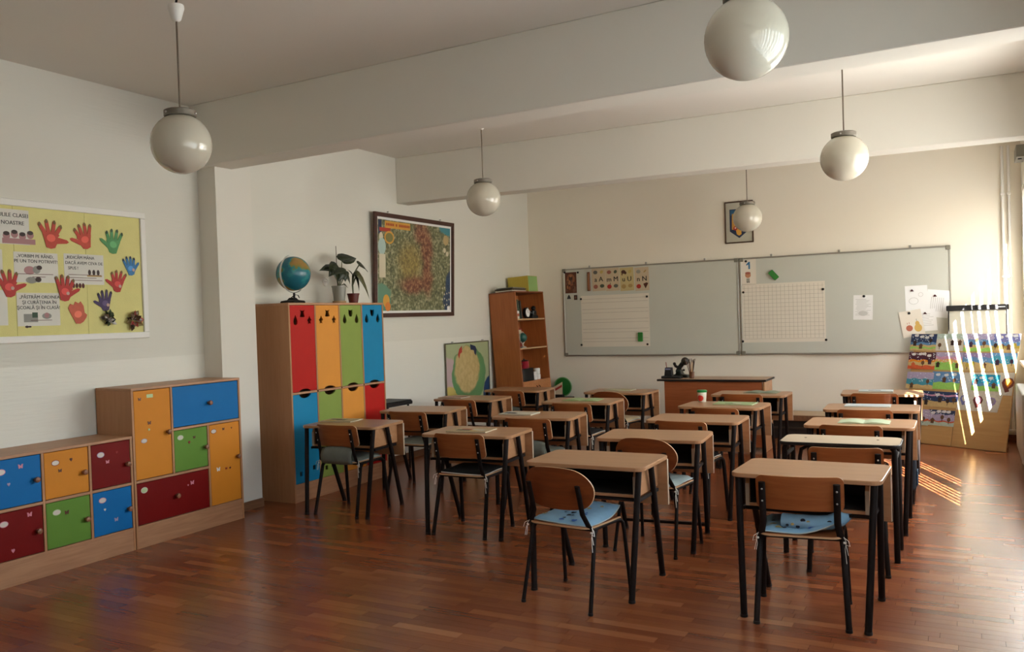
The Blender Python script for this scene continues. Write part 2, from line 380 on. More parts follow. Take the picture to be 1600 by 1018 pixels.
#OBJECTS
# ------------------------------------------------------------------ pendant lamps
GLOBE = mat('opal_glass', (.55, .52, .43), .08, .02, 3, 0, 0, .7)
def lamp(x, y, z, label, drop=.11):
    t = tag(empty('pendant_lamp', (x, y, ZC)), label, 'lamp', 'white globe pendant lamps'); r = .155; c = z-ZC
    MB().ball((0, 0, c), r, GLOBE, 20).build('globe', t, smooth=80)
    cap = MB().lathe([(.078, 0), (.082, .004), (.082, .03), (.070, .036), (.02, .04)], mat('cap_metal', (.20, .18, .15), .5, .1, 20, 0, .6), (0, 0, c+r*.90), 28).build('cap', t, smooth=40)
    for k in range(3):
        th = 2*math.pi*k/3+.4; MB().ball((.084*math.cos(th), .084*math.sin(th), c+r*.9+.015), .006, STEEL, 6).build('screw', cap, smooth=60)
    MB().sweep([(0, 0, c+r*.9+.038), (0, 0, -drop-.05)], .0048, .0048, mat('brass_rod', (.22, .18, .14), .4, .1, 20, 0, 1)).build('rod', t, smooth=60)
    MB().lathe([(.012, 0), (.024, .01), (.042, .07), (.040, .085), (.012, .09)], WHITEP, (0, 0, -drop-.09), 20).build('canopy', t, smooth=40)
    MB().sweep([(0, 0, -drop-.005), (.008, 0, -drop*.75), (-.006, .004, -drop*.45), (.004, 0, -drop*.2), (0, 0, 0)], .006, .006, BLACK).build('hook', t, smooth=60)
lamp(-3.555, 3.19, 2.486, 'white glass globe lamp hanging above the noticeboard and low cabinets')
lamp(-.72, 3.39, 2.553, 'nearest white globe lamp, its top cut off by the picture edge')
lamp(-3.78, 6.82, 2.60, 'white globe lamp hanging between the two beams above the framed map', .012)
lamp(-.73, 6.41, 2.54, 'white globe lamp hanging over the right-hand column of desks', .012)
lamp(-2.115, 9.79, 2.54, 'small far globe lamp hanging in front of the framed emblem', .012)

# ------------------------------------------------------------------ pupils' desks
DW, DD, DZ = .70, .49, .71
def oval_leg(p0, p1, rx, ry): return MB().sweep([p0, p1], rx, ry, BLACK, ref=(0, 1, 0), n=12)
def make_desk():
    t = empty('school_desk')
    MB().prism(rrect(DW, DD, .055, 6), DZ-.022, DZ, TOPW).build('tabletop', t, bev=.003)
    for s in (-1, 1):
        x = s*.280
        pts = [(-.175, .535), (.205, .535), (.205, DZ-.0222), (-.13, DZ-.0222), (-.155, DZ-.032), (-.17, DZ-.06)]
        MB().prism(pts, x-.009, x+.009, PANW, 'x', PANW).build('side_panel', t, bev=.001)
        MB().box(x-.0092, x+.0092, -.1768, -.1752, .536, DZ-.062, mat('edge_band', 'b7a58e', .5)).build('edge_strip', t)
        oval_leg((s*.316, -.205, DZ-.0222), (s*.285, -.283, .012), .019, .0165).build('leg', t, smooth=50)
        oval_leg((s*.316, .0, DZ-.0222), (s*.285, .2535, .012), .019, .0165).build('leg', t, smooth=50)
        for yy in (-.283, .2535):
            MB().sweep([(s*.285, yy, 0), (s*.285, yy, .014)], .021, .0185, BLACKP, n=12).build('foot_cap', t, smooth=50)
        MB().box(s*.300-.006, s*.300+.006, -.17, .16, .512, .530, BLACK).build('side_rail', t)
        MB().ball((s*.3005, .09, .60), .005, STEEL, 6).build('screw', t, smooth=60)
        MB().ball((s*.3005, .09, .565), .005, STEEL, 6).build('screw', t, smooth=60)
    MB().box(-.276, .276, -.175, .2, .5355, .5505, PANW).build('shelf', t, bev=.001)
    shade_mat = mat('dark_tray', '140d09', .8)  # near-black lining added to paint the shade inside the shelf box
    MB().box(-.2705, .2705, -.165, .185, .5508, .5545, shade_mat).build('tray_bottom', t); MB().box(-.2705, .2705, .186, .1995, .5508, DZ-.023, shade_mat).build('tray_back', t)
    for s in (-1, 1): MB().box(s*.2708-.0012-.0008, s*.2708, -.155, .1855, .5548, DZ-.023, shade_mat).build('tray_side', t)
    MB().box(-.294, .294, -.168, -.148, .513, .529, BLACK).build('crossbar', t, bev=.003)
    MB().box(-.294, .294, .14, .16, .513, .529, BLACK).build('crossbar', t, bev=.003)
    MB().box(-.345, .345, .207, .225, .425, DZ-.0222, PANW).build('modesty_panel', t, bev=.001)
    for s in (-1, 1): MB().box(s*.3445-.0012, s*.3445+.0018, .2065, .2255, .426, DZ-.023, mat('edge_band', 'b7a58e', .5)).build('edge_strip', t)
    return t
DESK = {'A1': (-4.416, 5.644, .083), 'A2': (-4.436, 6.72, .138), 'A3': (-4.527, 7.795, .016), 'A4': (-4.516, 8.853, .042),
        'B1': (-3.147, 5.472, .084), 'B2': (-3.154, 6.538, .108), 'B3': (-3.27, 7.744, .077), 'B4': (-3.257, 8.769, .009),
        'C1': (-1.872, 4.614, .009), 'C2': (-1.863, 5.640, .097), 'C3': (-1.844, 6.618, .027), 'C4': (-1.884, 7.611, -.029), 'C5': (-1.887, 8.715, .001),
        'D1': (-.719, 4.642, -.024), 'D3': (-.69, 6.619, .005), 'D4': (-.71, 7.640, .037), 'D5': (-.744, 8.979, .066)}
cols = {'A': 'the column next to the lockers', 'B': 'the second column from the lockers', 'C': 'the third column from the lockers', 'D': 'the window-side column'}
rows = {'1': 'nearest', '2': 'second', '3': 'third', '4': 'fourth', '5': 'farthest'}
DLAB = {'A1': 'beech school desk nearest the coloured lockers with a magazine on it', 'A2': 'second school desk of the locker-side column, bare top',
        'A3': 'school desk in front of the small green map on the wall', 'A4': 'school desk right in front of the leaning bookcase',
        'B1': 'nearest school desk of the second column from the lockers, booklet on top', 'B2': 'second school desk of the second column, white booklet on its left',
        'B3': 'school desk with a green booklet, third in the second column from the lockers', 'B4': 'far school desk just left of the teacher\'s desk',
        'C1': 'bare foreground school desk with the round-backed chair turned from it', 'C2': 'bare school desk directly behind the foreground one in the third column',
        'C3': 'bare school desk, third from the front in the third column', 'C4': 'school desk with the green-lidded cup standing on it',
        'C5': 'school desk in front of the right end of the teacher\'s desk', 'D1': 'largest foreground school desk at the right with a blue cushion under it',
        'D3': 'school desk with pale green papers and a sunlit corner, window-side column', 'D4': 'school desk with white papers, second farthest of the window-side column',
        'D5': 'farthest school desk of the window-side column, close to the painted screens'}
proto = make_desk(); first = True
for k, (x, y, a) in DESK.items():
    o = proto if first else copy_tree(proto); first = False
    o.location = (x, y, 0); o.rotation_euler = (0, 0, a); tag(o, DLAB[k], 'desk', 'single school desks in four columns')
c2 = [o for o in bpy.data.objects if o.get('label') == DLAB['C2']][0]
MB().box(-.275, .275, .222, .240, .055, .075, BLACK).build('footrest', c2, bev=.003)
# the odd desk: black-edged top on an inverted-U tube frame
t = tag(empty('school_desk', (-.72, 5.79, 0), .01), 'narrow grey-topped desk with thick black edge and two screws in its top', 'desk')
GTOP = wood('grey_laminate', 'b3a088', 'bcaa92', 'x', .35, 4)
MB().prism(rrect(.69, .36, .06, 6), .680, .70, BLACKP).build('edge_band', t, bev=.003)
MB().prism(rrect(.676, .346, .055, 6), .6985, .7012, GTOP).build('tabletop', t)
for x in (-.21, .21): MB().lathe([(.008, 0), (.008, .0012)], BLACK, (x, .03, .7012), 10).build('screw', t)
for s in (-1, 1):
    for yy in (-.15, .17):
        MB().sweep([(s*.315, yy, 0), (s*.312, yy*.95, .66), (s*.30, yy*.95, .680)], .019, .017, BLACK, ref=(0, 1, 0), n=12).build('leg', t, smooth=50)
    MB().box(s*.312-.01, s*.312+.01, -.14, .16, .60, .62, BLACK).build('side_rail', t, bev=.003)
MB().sweep([(-.225, -.12, .52), (-.225, -.12, .60), (-.215, -.12, .65), (-.18, -.12, .67), (.18, -.12, .67), (.215, -.12, .65), (.225, -.12, .60), (.225, -.12, .52)], .012, .012, BLACK).build('shelf_bracket', t, smooth=50)
MB().box(-.30, .30, -.13, .15, .505, .52, PANW).build('shelf', t, bev=.001)

# ------------------------------------------------------------------ pupils' chairs
def arc_board(w, z0, z1, th, rad, outline, m, me_, y0, lean, n=14, nz=8):
    """curved plywood: outline(u)->(zlo,zhi) for u in -1..1, bent round a vertical axis"""
    vs = []; fs = []
    for side in (0, 1):
        for i in range(n+1):
            u = math.sin(math.pi/2*(-1+2*i/n)); lo, hi = outline(u); x = w/2*u
            for j in range(nz+1):
                z = lo+(hi-lo)*j/nz; y = y0-(rad-math.sqrt(rad*rad-x*x))*-1-(z-z0)*lean+side*th
                vs.append((x, y, z))
    k = (n+1)*(nz+1); q = lambda i, j, s: s*k+i*(nz+1)+j
    b = MB()
    b.mesh(vs, [(q(i, j, 0), q(i+1, j, 0), q(i+1, j+1, 0), q(i, j+1, 0)) for i in range(n) for j in range(nz)]+
               [(q(i, j+1, 1), q(i+1, j+1, 1), q(i+1, j, 1), q(i, j, 1)) for i in range(n) for j in range(nz)], m)
    e = []
    for i in range(n): e += [(q(i, nz, 0), q(i+1, nz, 0), q(i+1, nz, 1), q(i, nz, 1)), (q(i, 0, 1), q(i+1, 0, 1), q(i+1, 0, 0), q(i, 0, 0))]
    for j in range(nz): e += [(q(0, j, 0), q(0, j+1, 0), q(0, j+1, 1), q(0, j, 1)), (q(n, j, 1), q(n, j+1, 1), q(n, j+1, 0), q(n, j, 0))]
    b.mesh(vs, e, me_); return b
def make_chair(round_back):
    t = empty('school_chair'); rx, ry = (.011, .011) if round_back else (.014, .0145)
    for s in (-1, 1):
        MB().sweep([(s*.210, .215, .012), (s*.198, .180, .35), (s*.195, .172, .395), (s*.19, .150, .414), (s*.185, .10, .418), (s*.182, -.12, .418)], rx, ry, BLACK, ref=(0, 1, 0) if False else (.02, 1, .02), n=10).build('leg', t, smooth=50)
        MB().sweep([(s*.207, -.215, .012), (s*.190, -.125, .385), (s*.186, -.10, .412)], rx, ry, BLACK, ref=(0, 1, 0), n=10).build('leg', t, smooth=50)
        for yy, xx in ((.215, .210), (-.215, .207)):
            MB().sweep([(s*xx, yy, 0), (s*xx, yy, .014)], rx+.002, ry+.002, BLACKP, ref=(0, 1, 0), n=10).build('foot_cap', t, smooth=50)
        zt = .655 if round_back else .695; px = .150 if round_back else .168
        MB().sweep([(s*.182, -.10, .418), (s*.180, -.135, .42), (s*.178, -.160, .44), (s*px, -.172, .50), (s*px, -.218, zt)], .016, .008, BLACK, ref=(1, 0, 0), n=10).build('back_post', t, smooth=50)
        for z in (.60, .66): 
            if not round_back or z < .65: MB().ball((s*px, -.172-(z-.5)*.236-.009, z), .005, STEEL, 6).build('rivet', t, smooth=60)
    MB().sweep([(-.182, -.115, .411), (.182, -.115, .411)], .009, .009, BLACK, ref=(0, 0, 1)).build('cross_rail', t, smooth=50)
    MB().sweep([(-.19, .145, .405), (.19, .145, .405)], .009, .009, BLACK, ref=(0, 0, 1)).build('cross_rail', t, smooth=50)
    if round_back:
        rd = lambda u, c: 1-math.sqrt(max(0, 1-min(1, max(0, (abs(u)-1+c)/c))**2)); lo = lambda u: .512+.035*abs(u)**3+.075*rd(u, .34); hi = lambda u: .742-.030*abs(u)**2.2-.085*rd(u, .5)
    else:
        rd = lambda u, c: 1-math.sqrt(max(0, 1-min(1, max(0, (abs(u)-1+c)/c))**2)); lo = lambda u: .553+.03*rd(u, .14); hi = lambda u: .724-.032*rd(u, .16)
    th = .010
    def off(z): return 0
    arc_board(.42 if round_back else .40, .5, .7, th, .55, lambda u: (lo(u), hi(u)), PLYD if round_back else PLY, PLYE, -.1655+0, .236, 28).build('backrest', t, smooth=35)
    # moulded seat
    b = MB(); n = 10; W2, D2 = .19, .18; vs = []
    out = rrect(.385, .37, .05, 5, 0, .01)
    f = lambda x, y: .430+.006*(abs(x)/W2)**2-(.022*max(0, (y-.12)/.07)**2)
    top = [(x, y, f(x, y)) for x, y in out]; bot = [(x, y, f(x, y)-.010) for x, y in out]; k = len(out)
    inner = [(x*.55, .01+(y-.01)*.55, f(x*.55, y*.55)) for x, y in out]; ib = [(x, y, z-.010) for x, y, z in inner]
    b.mesh(top+inner, [(i, (i+1) % k, k+(i+1) % k, k+i) for i in range(k)]+[tuple(range(k, 2*k))], PLY)
    b.mesh(bot+ib, [(k+i, k+(i+1) % k, (i+1) % k, i) for i in range(k)]+[tuple(range(2*k-1, k-1, -1))], PLY)
    b.mesh(bot+top, [(i, (i+1) % k, k+(i+1) % k, k+i) for i in range(k)], PLYE)
    b.build('seat', t, smooth=40)
    return t
chS, chR = make_chair(False), make_chair(True); used = {}
CHAIR = {'A1': (-4.40, 5.575, .0, 0), 'A2': (-4.38, 6.33+.21, .0, 0), 'A3': (-4.48, 7.41+.21, -.07, 0), 'A4': (-4.44, 8.42+.21, -.1, 0),
         'B1': (-3.156, 5.385, .02, 0), 'B2': (-3.085, 6.12+.21, .02, 0), 'B3': (-3.2, 7.28+.21, -.05, 0), 'B4': (-3.21, 8.31+.21, -.16, 1),
         'C1': (-1.883, 4.305, -.14, 1), 'C2': (-1.80, 5.25+.2, -.10, 1), 'C3': (-1.865, 6.25+.2, -.09, 0), 'C4': (-1.855, 7.16+.21, -.06, 0), 'C5': (-1.92, 8.42+.2, -.05, 0),
         'D1': (-.754, 4.53, .12, 0), 'D2': (-.66, 5.29+.21, .12, 0), 'D3': (-.725, 6.3+.21, 0, 0), 'D4': (-.735, 7.28+.21, .02, 0), 'D5': (-.79, 8.66+.21, .03, 0)}
CLAB = {'A1': 'school chair at the desk nearest the lockers, drooping grey cushion', 'A2': 'school chair with a grey cushion between locker and white wall, second at the locker side',
        'A3': 'dark plywood chair tucked under the desk before the small green map', 'A4': 'school chair tucked under the desk in front of the bookcase',
        'B1': 'black-cushioned school chair with white bows at the front of the second column', 'B2': 'second school chair of the second column with a grey cushion hanging down',
        'B3': 'school chair at the desk with the green booklet, second column', 'B4': 'round-backed chair with a cream cushion left of the teacher\'s desk',
        'C1': 'foreground round-backed plywood chair with pale blue cushion, pulled out', 'C2': 'round-backed chair with white tie behind the bare foreground desk',
        'C3': 'school chair at the third desk of the third column, only its rounded top edge showing', 'C4': 'school chair at the desk with the green-lidded cup',
        'C5': 'school chair at the desk beside the right end of the teacher\'s desk', 'D1': 'biggest foreground chair at the right with rolled blue cushion',
        'D2': 'plywood chair seen through the black-edged narrow desk', 'D3': 'school chair in front of the desk with pale green papers, window side',
        'D4': 'school chair at the window-side desk with white papers', 'D5': 'farthest window-side chair, lit pale on its right end'}
for k, (x, y, a, rb) in CHAIR.items():
    src = chR if rb else chS
    o = copy_tree(src) if rb in used else src; used[rb] = 1
    o.location = (x, y, 0); o.rotation_euler = (0, 0, a); tag(o, CLAB[k], 'chair', 'plywood school chairs at the desks')

# ------------------------------------------------------------------ seat cushions with ties
CUSH = dict(blue=mat('cushion_blue', '7fa6c0', .85, .12, 30, .2), grey=mat('cushion_grey', '6f756c', .85, .15, 30, .2), black=mat('cushion_black', '0c0d0c', .85, .2, 30, .2),
            cream=mat('cushion_cream', 'b8a684', .85, .1, 30, .2), pale=mat('cushion_pale', '9fb0b0', .85, .1, 30, .2))
SPOT = mat('cushion_print', '18202c', .85); SPOTB = mat('cushion_print_blue', '2a5aa0', .85); SPOTY = mat('cushion_print_sand', '9a8a56', .85); TIE = mat('white_ribbon', 'd5d2c8', .8)
def cushion(key, colr, label, droop=0, prints=False, roll=False, w=.37, d=.35):
    x, y, a, rb = CHAIR[key]
    t = tag(empty('seat_cushion', (x, y, .432), a), label, 'cushion', 'cushions tied to the chairs')
    n = 14; vs = []; fs = []; hts = []
    for i in range(n+1):
        for j in range(n+1):
            u, v = -1+2*i/n, -1+2*j/n
            e = max(0, 1-max(abs(u), abs(v))**4)**.5
            su = u*(1-.06*v*v); sv = v*(1-.06*u*u)
            yy = sv*d/2+.015; zz = .036+.004*math.sin(5*u+2*v)
            if droop and v < -.45: zz -= 0; 
            bend = .004*math.sin(3*v+u)
            if prints and not roll: bend += .05*max(0, v)**2*(1 if u > -.2 else .3)
            if roll: bend += .06*max(0, u+.1)**1.5
            vs.append((su*w/2, yy, .006+zz*e*.75+bend)); hts.append((su*w/2, yy, .005+bend*.98))
    q = lambda i, j: i*(n+1)+j
    b = MB(); b.mesh(vs, [(q(i, j), q(i+1, j), q(i+1, j+1), q(i, j+1)) for i in range(n) for j in range(n)], CUSH[colr])
    b.mesh(hts, [(q(i, j+1), q(i+1, j+1), q(i+1, j), q(i, j)) for i in range(n) for j in range(n)], CUSH[colr])
    rim = [q(i, 0) for i in range(n)]+[q(n, j) for j in range(n)]+[q(i, n) for i in range(n, 0, -1)]+[q(0, j) for j in range(n, 0, -1)]
    N0 = (n+1)**2; b.mesh(vs+hts, [(rim[i], N0+rim[i], N0+rim[(i+1) % len(rim)], rim[(i+1) % len(rim)]) for i in range(len(rim))], CUSH[colr])
    pad = b.build('pad', t, smooth=70)
    pts = [vs[r_] for r_ in rim]; pts = [(p[0]*1.004, p[1]*1.004, p[2]) for p in pts]+[pts[0]]
    MB().sweep(pts, .0035, .0035, mat('piping', 'a8b4b4', .8) if colr != 'black' else TIE, ref=(0, 0, 1), n=6).build('piping', pad, smooth=60)
    if prints:
        rg = random.Random(hash(key) % 100)
        for k in range(16):
            i, j = rg.randint(2, n-3), rg.randint(1, n-3); p = vs[q(i, j)]; p2 = vs[q(i+1, j)]; p3 = vs[q(i, j+1)]
            nx = (Vector(p2)-Vector(p)).cross(Vector(p3)-Vector(p)).normalized()
            ex = (Vector(p2)-Vector(p)).normalized(); ey = nx.cross(ex); r_ = rg.uniform(.006, .014); c = Vector(p)+nx*.003
            MB().poly([c+ex*r_*1.3*math.cos(th)+ey*r_*math.sin(th)*(1+.4*math.sin(3*th+k)) for th in [2*math.pi*m_/12 for m_ in range(12)]], (SPOT, SPOT, SPOTB, SPOTY)[k % 4]).build('print_patch', pad)
    if droop:   # flap hanging down behind the seat below the backrest
        b = MB(); g = 8; top = []; 
        for i in range(g+1):
            u = -1+2*i/g; h = droop*(1-.35*u*u)
            for j in range(5):
                s_ = j/4; top.append((u*.15, -.155-.03*math.sin(s_*2.6)-.004*math.sin(6*u), .035-.035*s_*s_+.0+(.10*(1-s_)-.02)*(1-.3*u*u)))
        b.mesh(top, [(i*5+j, (i+1)*5+j, (i+1)*5+j+1, i*5+j+1) for i in range(g) for j in range(4)], CUSH[colr])
        o = b.build('flap', t, smooth=70); md = o.modifiers.new('thick', 'SOLIDIFY'); md.thickness = .012
    if roll:    # rear edge of the cushion curled up into a roll under the backrest
        path = [(-.085, -.085, .052), (-.02, -.095, .050), (.06, -.10, .050), (.13, -.098, .056), (.175, -.08, .070), (.20, -.045, .092)]
        ro = MB().sweep(path, .036, .042, CUSH[colr], ref=(0, 0, 1), n=14).build('rolled_edge', t, smooth=60)
        rg = random.Random(4)
        for k in range(9):
            px_, zz = -.06+k*.024, .05+rg.uniform(-.018, .02); yy = -.097-.042*math.sqrt(max(0, 1-((zz-.051)/.036)**2))-.0012; r_ = rg.uniform(.006, .011)
            MB().poly([(px_+r_*1.2*math.cos(th), yy, zz+r_*math.sin(th)) for th in [2*math.pi*m_/10 for m_ in range(10)]], (SPOT, SPOTY, SPOT)[k % 3]).build('print_patch', ro)
    for s in (-1, 1):
        px = s*.192
        MB().sweep([(s*.165, -.13, .012), (px, -.15, .005), (px+s*.012, -.165, -.02), (px+s*.006, -.17, -.05), (px+s*.012, -.172, -.10-.02*s)], .003, .0015, TIE, n=6).build('tie', t, smooth=60)
        MB().sweep([(px, -.152, .0), (px+s*.022, -.17, -.012), (px+s*.028, -.176, -.035), (px+s*.01, -.172, -.03), (px+s*.02, -.174, -.08)], .003, .0015, TIE, n=6).build('tie', t, smooth=60)
        MB().ball((px+s*.004, -.168, -.022), .006, TIE, 6).build('knot', t, smooth=60)
cushion('A1', 'grey', 'grey cushion with white ties hanging at the back of the locker-side chair', .1)
cushion('A2', 'grey', 'dark grey cushion on the chair seen against the white wall')
cushion('A4', 'grey', 'pale grey cushion on the chair in front of the bookcase', .08)
cushion('B1', 'black', 'black cushion tied with white bows at both chair sides')
cushion('B2', 'grey', 'grey-green cushion sagging below the second chair of the second column', .1)
cushion('B3', 'black', 'dark cushion with a white strap on the chair at the green booklet desk')
cushion('B4', 'cream', 'cream cushion on the round-backed chair by the teacher\'s desk')
cushion('C1', 'blue', 'pale blue printed cushion with its front corner turned up, foreground chair', prints=True)
cushion('C2', 'pale', 'pale cushion with a white bow on the second round-backed chair')
cushion('C3', 'black', 'dark seat cushion on the third chair of the third column')
cushion('D1', 'blue', 'blue cushion with dark prints curled up on the biggest foreground chair', prints=True, roll=True)
# ------------------------------------------------------------------ low and tall cabinets along the left wall
XCB, XCF = -5.448, -5.072
PINK = mat('sticker_pink', 'd58a9a', .5); STW = mat('sticker_white', 'd8cfc4', .5); STG = mat('sticker_green', 'b9cf9a', .5); STR = mat('sticker_red', '8a1a1c', .5); STV = mat('sticker_violet', 'a49ab8', .5); STB = mat('sticker_brown', '5a2a14', .5)
def butterfly(cx, cy, s):
    return [(cx+s*x, cy+s*y) for x, y in [(0, .1), (.25, .5), (.6, .55), (.5, .1), (.45, -.4), (.15, -.35), (0, -.15), (-.15, -.35), (-.45, -.4), (-.5, .1), (-.6, .55), (-.25, .5)]]
def heart(cx, cy, s):
    return [(cx+s*x, cy+s*y) for x, y in [(0, -.6), (.45, -.05), (.5, .3), (.25, .5), (0, .25), (-.25, .5), (-.5, .3), (-.45, -.05)]]
def on_front(shapes, x, name, parent):
    """small flat stickers on a face looking to +x: 2-D coordinates are (y, z)"""
    for i, (pts, m) in enumerate(shapes): MB().prism(pts, x, x+.0008+.0006*(i % 4), m, 'x').build(name, parent)
def door(parent, y0, y1, z0, z1, colr, knob, name='door', st=()):
    g = .004; d = MB().box(XCF-.018, XCF-.003, y0+g, y1-g, z0+g, z1-g, COLR[colr]).build(name, parent, bev=.0015)
    ky, kz = knob
    b = MB(); i0 = 0; b.lathe([(.009, 0), (.008, .012), (.016, .018), (.019, .026), (.016, .036), (.006, .040)], KNOB, n=16)
    b.xf(Matrix.Rotation(R(90), 4, 'Y')); b.build('knob', d, loc=(XCF-.003, ky, kz), smooth=50)
    on_front(st, XCF-.003, 'sticker', d); return d
def lab(y, z, m=STW, m2=PINK, w=.05, h=.03): return [(ell(y, z, w/2+.004, h/2+.004, 14), m2), (ell(y, z, w/2, h/2, 14), m)]
def carcass(t, y0, y1, z1, vert, hor):
    p = .018
    MB().box(XCB, XCF, y0, y0+p, 0, z1-p, BEECHZ).build('side_panel', t, bev=.001)
    MB().box(XCB, XCF, y1-p, y1, 0, z1-p, BEECHZ).build('side_panel', t, bev=.001)
    MB().box(XCB, XCF+.002, y0, y1, z1-p, z1, BEECH).build('top', t, bev=.0015)
    MB().box(XCB, XCB+.008, y0+p, y1-p, .15, z1-p, BEECHZ).build('back_panel', t)
    MB().box(XCF-.020, XCF-.002, y0+p, y1-p, 0, .140, BEECH).build('plinth', t, bev=.001)
    MB().box(XCB+.008, XCF, y0+p, y1-p, .1405, .158, BEECH).build('bottom', t, bev=.001)
    for y, a, c in vert: MB().box(XCB+.008, XCF, y-p/2, y+p/2, a, c, BEECHZ).build('divider', t, bev=.001)
    for z, a, c in hor: MB().box(XCB+.008, XCF, a, c, z-p/2, z+p/2, BEECH).build('divider', t, bev=.001)
Y0, Y1, Y2 = 3.003, 4.012, 5.045
t = tag(empty('low_cabinet', (0, 0, 0)), 'low beech cabinet with six small coloured doors at the left edge', 'cabinet')
p = .018; c1, c2 = 3.343, 3.678
carcass(t, Y0, Y1, .793, [(c1, .158, .775), (c2, .158, .775)], [(.465, Y0+p, c1-p/2), (.465, c1+p/2, c2-p/2), (.465, c2+p/2, Y1-p)])
lo, mi, hi = .158, .456, .775
a0, a1, b0, b1, d0, d1 = Y0+p, c1-p/2, c1+p/2, c2-p/2, c2+p/2, Y1-p
door(t, a0, a1, mi+p, hi, 'blue', (a1-.045, .62), st=lab(3.075, .70)+[(butterfly(3.20, .715, .028), PINK), (heart(3.12, .62, .02), STV)])
door(t, b0, b1, mi+p, hi, 'orange', (b1-.045, .61), st=lab(b0+.08, .70, STW, STR)+[(butterfly(b0+.11, .645, .022), STB), (heart(b0+.19, .705, .02), STB)])
door(t, d0, d1, mi+p, hi, 'dred', (d1-.035, .61), st=lab(d0+.075, .70, STW, STV)+[(butterfly(d0+.125, .645, .024), PINK), (heart(d0+.2, .70, .016), STR)])
door(t, a0, a1, lo, mi, 'dred', (a1-.045, .30), st=lab(3.08, .385)+[(butterfly(3.245, .41, .028), PINK), (heart(3.13, .215, .022), PINK)])
door(t, b0, b1, lo, mi, 'green', (b1-.04, .30), st=lab(b0+.075, .385, STW, STG)+[(butterfly(b0+.145, .37, .026), STB)])
door(t, d0, d1, lo, mi, 'blue', (d1-.035, .30), st=lab(d0+.075, .395, STW, PINK)+[(heart(d0+.09, .33, .016), STW), (butterfly(d0+.175, .245, .026), STV)])
t = tag(empty('tall_cabinet', (0, 0, 0)), 'taller beech cabinet with blue drawer, orange doors and dark red drawer', 'cabinet')
v1, v2 = 4.366, 4.703; T0 = Y1+.006
carcass(t, T0, Y2, 1.122, [(v1, .474, 1.104), (v2, .158, .783)], [(.465, T0+p, v2-p/2), (.792, v1+p/2, Y2-p)])
door(t, T0+p, v1-p/2, .474, 1.104, 'orange', (v1-.05, .785), st=[(rect(4.15, 1.045, 4.205, 1.07), STG), (butterfly(4.09, 1.04, .022), STB), (butterfly(4.165, .865, .026), STB), (ell(4.16, .82, .008), STG)]+lab(4.115, .745, STW, STV, .045, .024))
door(t, v1+p/2, Y2-p, .801, 1.104, 'blue', (4.715, .955), 'drawer')
door(t, v1+p/2, v2-p/2, .474, .783, 'green', (v2-.04, .625), st=lab(v1+.07, .725, STW, STG)+[(butterfly(v1+.2, .71, .02), STB), (heart(v1+.15, .68, .02), STR)])
door(t, v2+p/2, Y2-p, .158, .783, 'orange', (Y2-.055, .505), st=lab(v2+.055, .73, STW, STR)+[(butterfly(v2+.155, .735, .02), STB), (heart(v2+.24, .735, .012), STB), (butterfly(v2+.09, .43, .032), STW), (butterfly(v2+.17, .425, .018), STR), (ell(v2+.21, .425, .008), STB)])
door(t, T0+p, v2-p/2, .158, .456, 'dred', (4.375, .31), 'drawer', st=lab(4.10, .40, STG, STW, .05, .034)+[(butterfly(4.53, .375, .03), PINK), (heart(4.49, .365, .012), PINK)])

# ------------------------------------------------------------------ lockers
LB, LF = -5.429, -5.048; A, Bq, H = 5.618, 6.985, 1.717
t = tag(empty('locker', (0, 0, 0)), 'tall locker unit with eight red, orange, green and blue doors', 'locker')
MB().box(LB, LF, A, A+.018, 0, H-.02, BEECHZ).build('side_panel', t, bev=.001)
MB().box(LB, LF, Bq-.018, Bq, 0, H-.02, BEECHZ).build('side_panel', t, bev=.001)
MB().box(LB, LF+.003, A-.002, Bq+.002, H-.02, H, BEECH).build('top', t, bev=.002)
MB().box(LB, LB+.008, A+.018, Bq-.018, .15, H-.02, mat('locker_inside', '1c120c', .7)).build('back_panel', t)
MB().box(LF-.02, LF-.002, A+.018, Bq-.018, 0, .138, BEECH).build('plinth', t, bev=.001)
MB().box(LB+.008, LF, A+.018, Bq-.018, .1385, .155, BEECH).build('bottom', t, bev=.001)
cw = (Bq-A-.018)/4; ZM = .935
for k in range(1, 4):
    y = A+.009+cw*k
    MB().box(LB+.008, LF, y-.009, y+.009, .155, ZM-.009, BEECHZ).build('divider', t, bev=.001); MB().box(LB+.008, LF, y-.009, y+.009, ZM+.009, H-.02, BEECHZ).build('divider', t, bev=.001)
for k in range(4): MB().box(LB+.008, LF, A+.018+cw*k, A+cw*(k+1), ZM-.009, ZM+.009, BEECH).build('divider', t, bev=.001)
def cutouts(kind, cx, cy):
    s = .066; L_, C_, R_ = (cx-.09, cy-.045), (cx, cy+.012), (cx+.09, cy-.045)
    drop = lambda c: [(c[0]+s*x, c[1]+s*y) for x, y in [(0, .75), (.3, .2), (.42, -.15), (.3, -.5), (0, -.62), (-.3, -.5), (-.42, -.15), (-.3, .2)]]
    face = lambda c: [(c[0]+s*x, c[1]+s*y) for x, y in [(.45, .5), (.45, -.1), (.25, -.5), (-.25, -.5), (-.45, -.1), (-.45, .5), (-.2, .38), (.2, .38)]]
    bone = lambda c: [(c[0]+s*x, c[1]+s*y) for x, y in [(.5, .55), (.28, .2), (.5, -.4), (.1, -.45), (-.1, -.45), (-.5, -.4), (-.28, .2), (-.5, .55), (-.2, .4), (.2, .4)]]
    bird = lambda c: [(c[0]+s*x, c[1]+s*y) for x, y in [(.05, .6), (.2, .3), (.45, .05), (.2, -.2), (.3, -.5), (0, -.4), (-.3, -.55), (-.25, -.2), (-.45, 0), (-.15, .3)]]
    f = {'a': (drop, bone, bird), 'b': (bird, bone, bird), 'c': (drop, face, drop)}[kind]
    return [f[0](L_), f[1](C_), f[2](R_)]
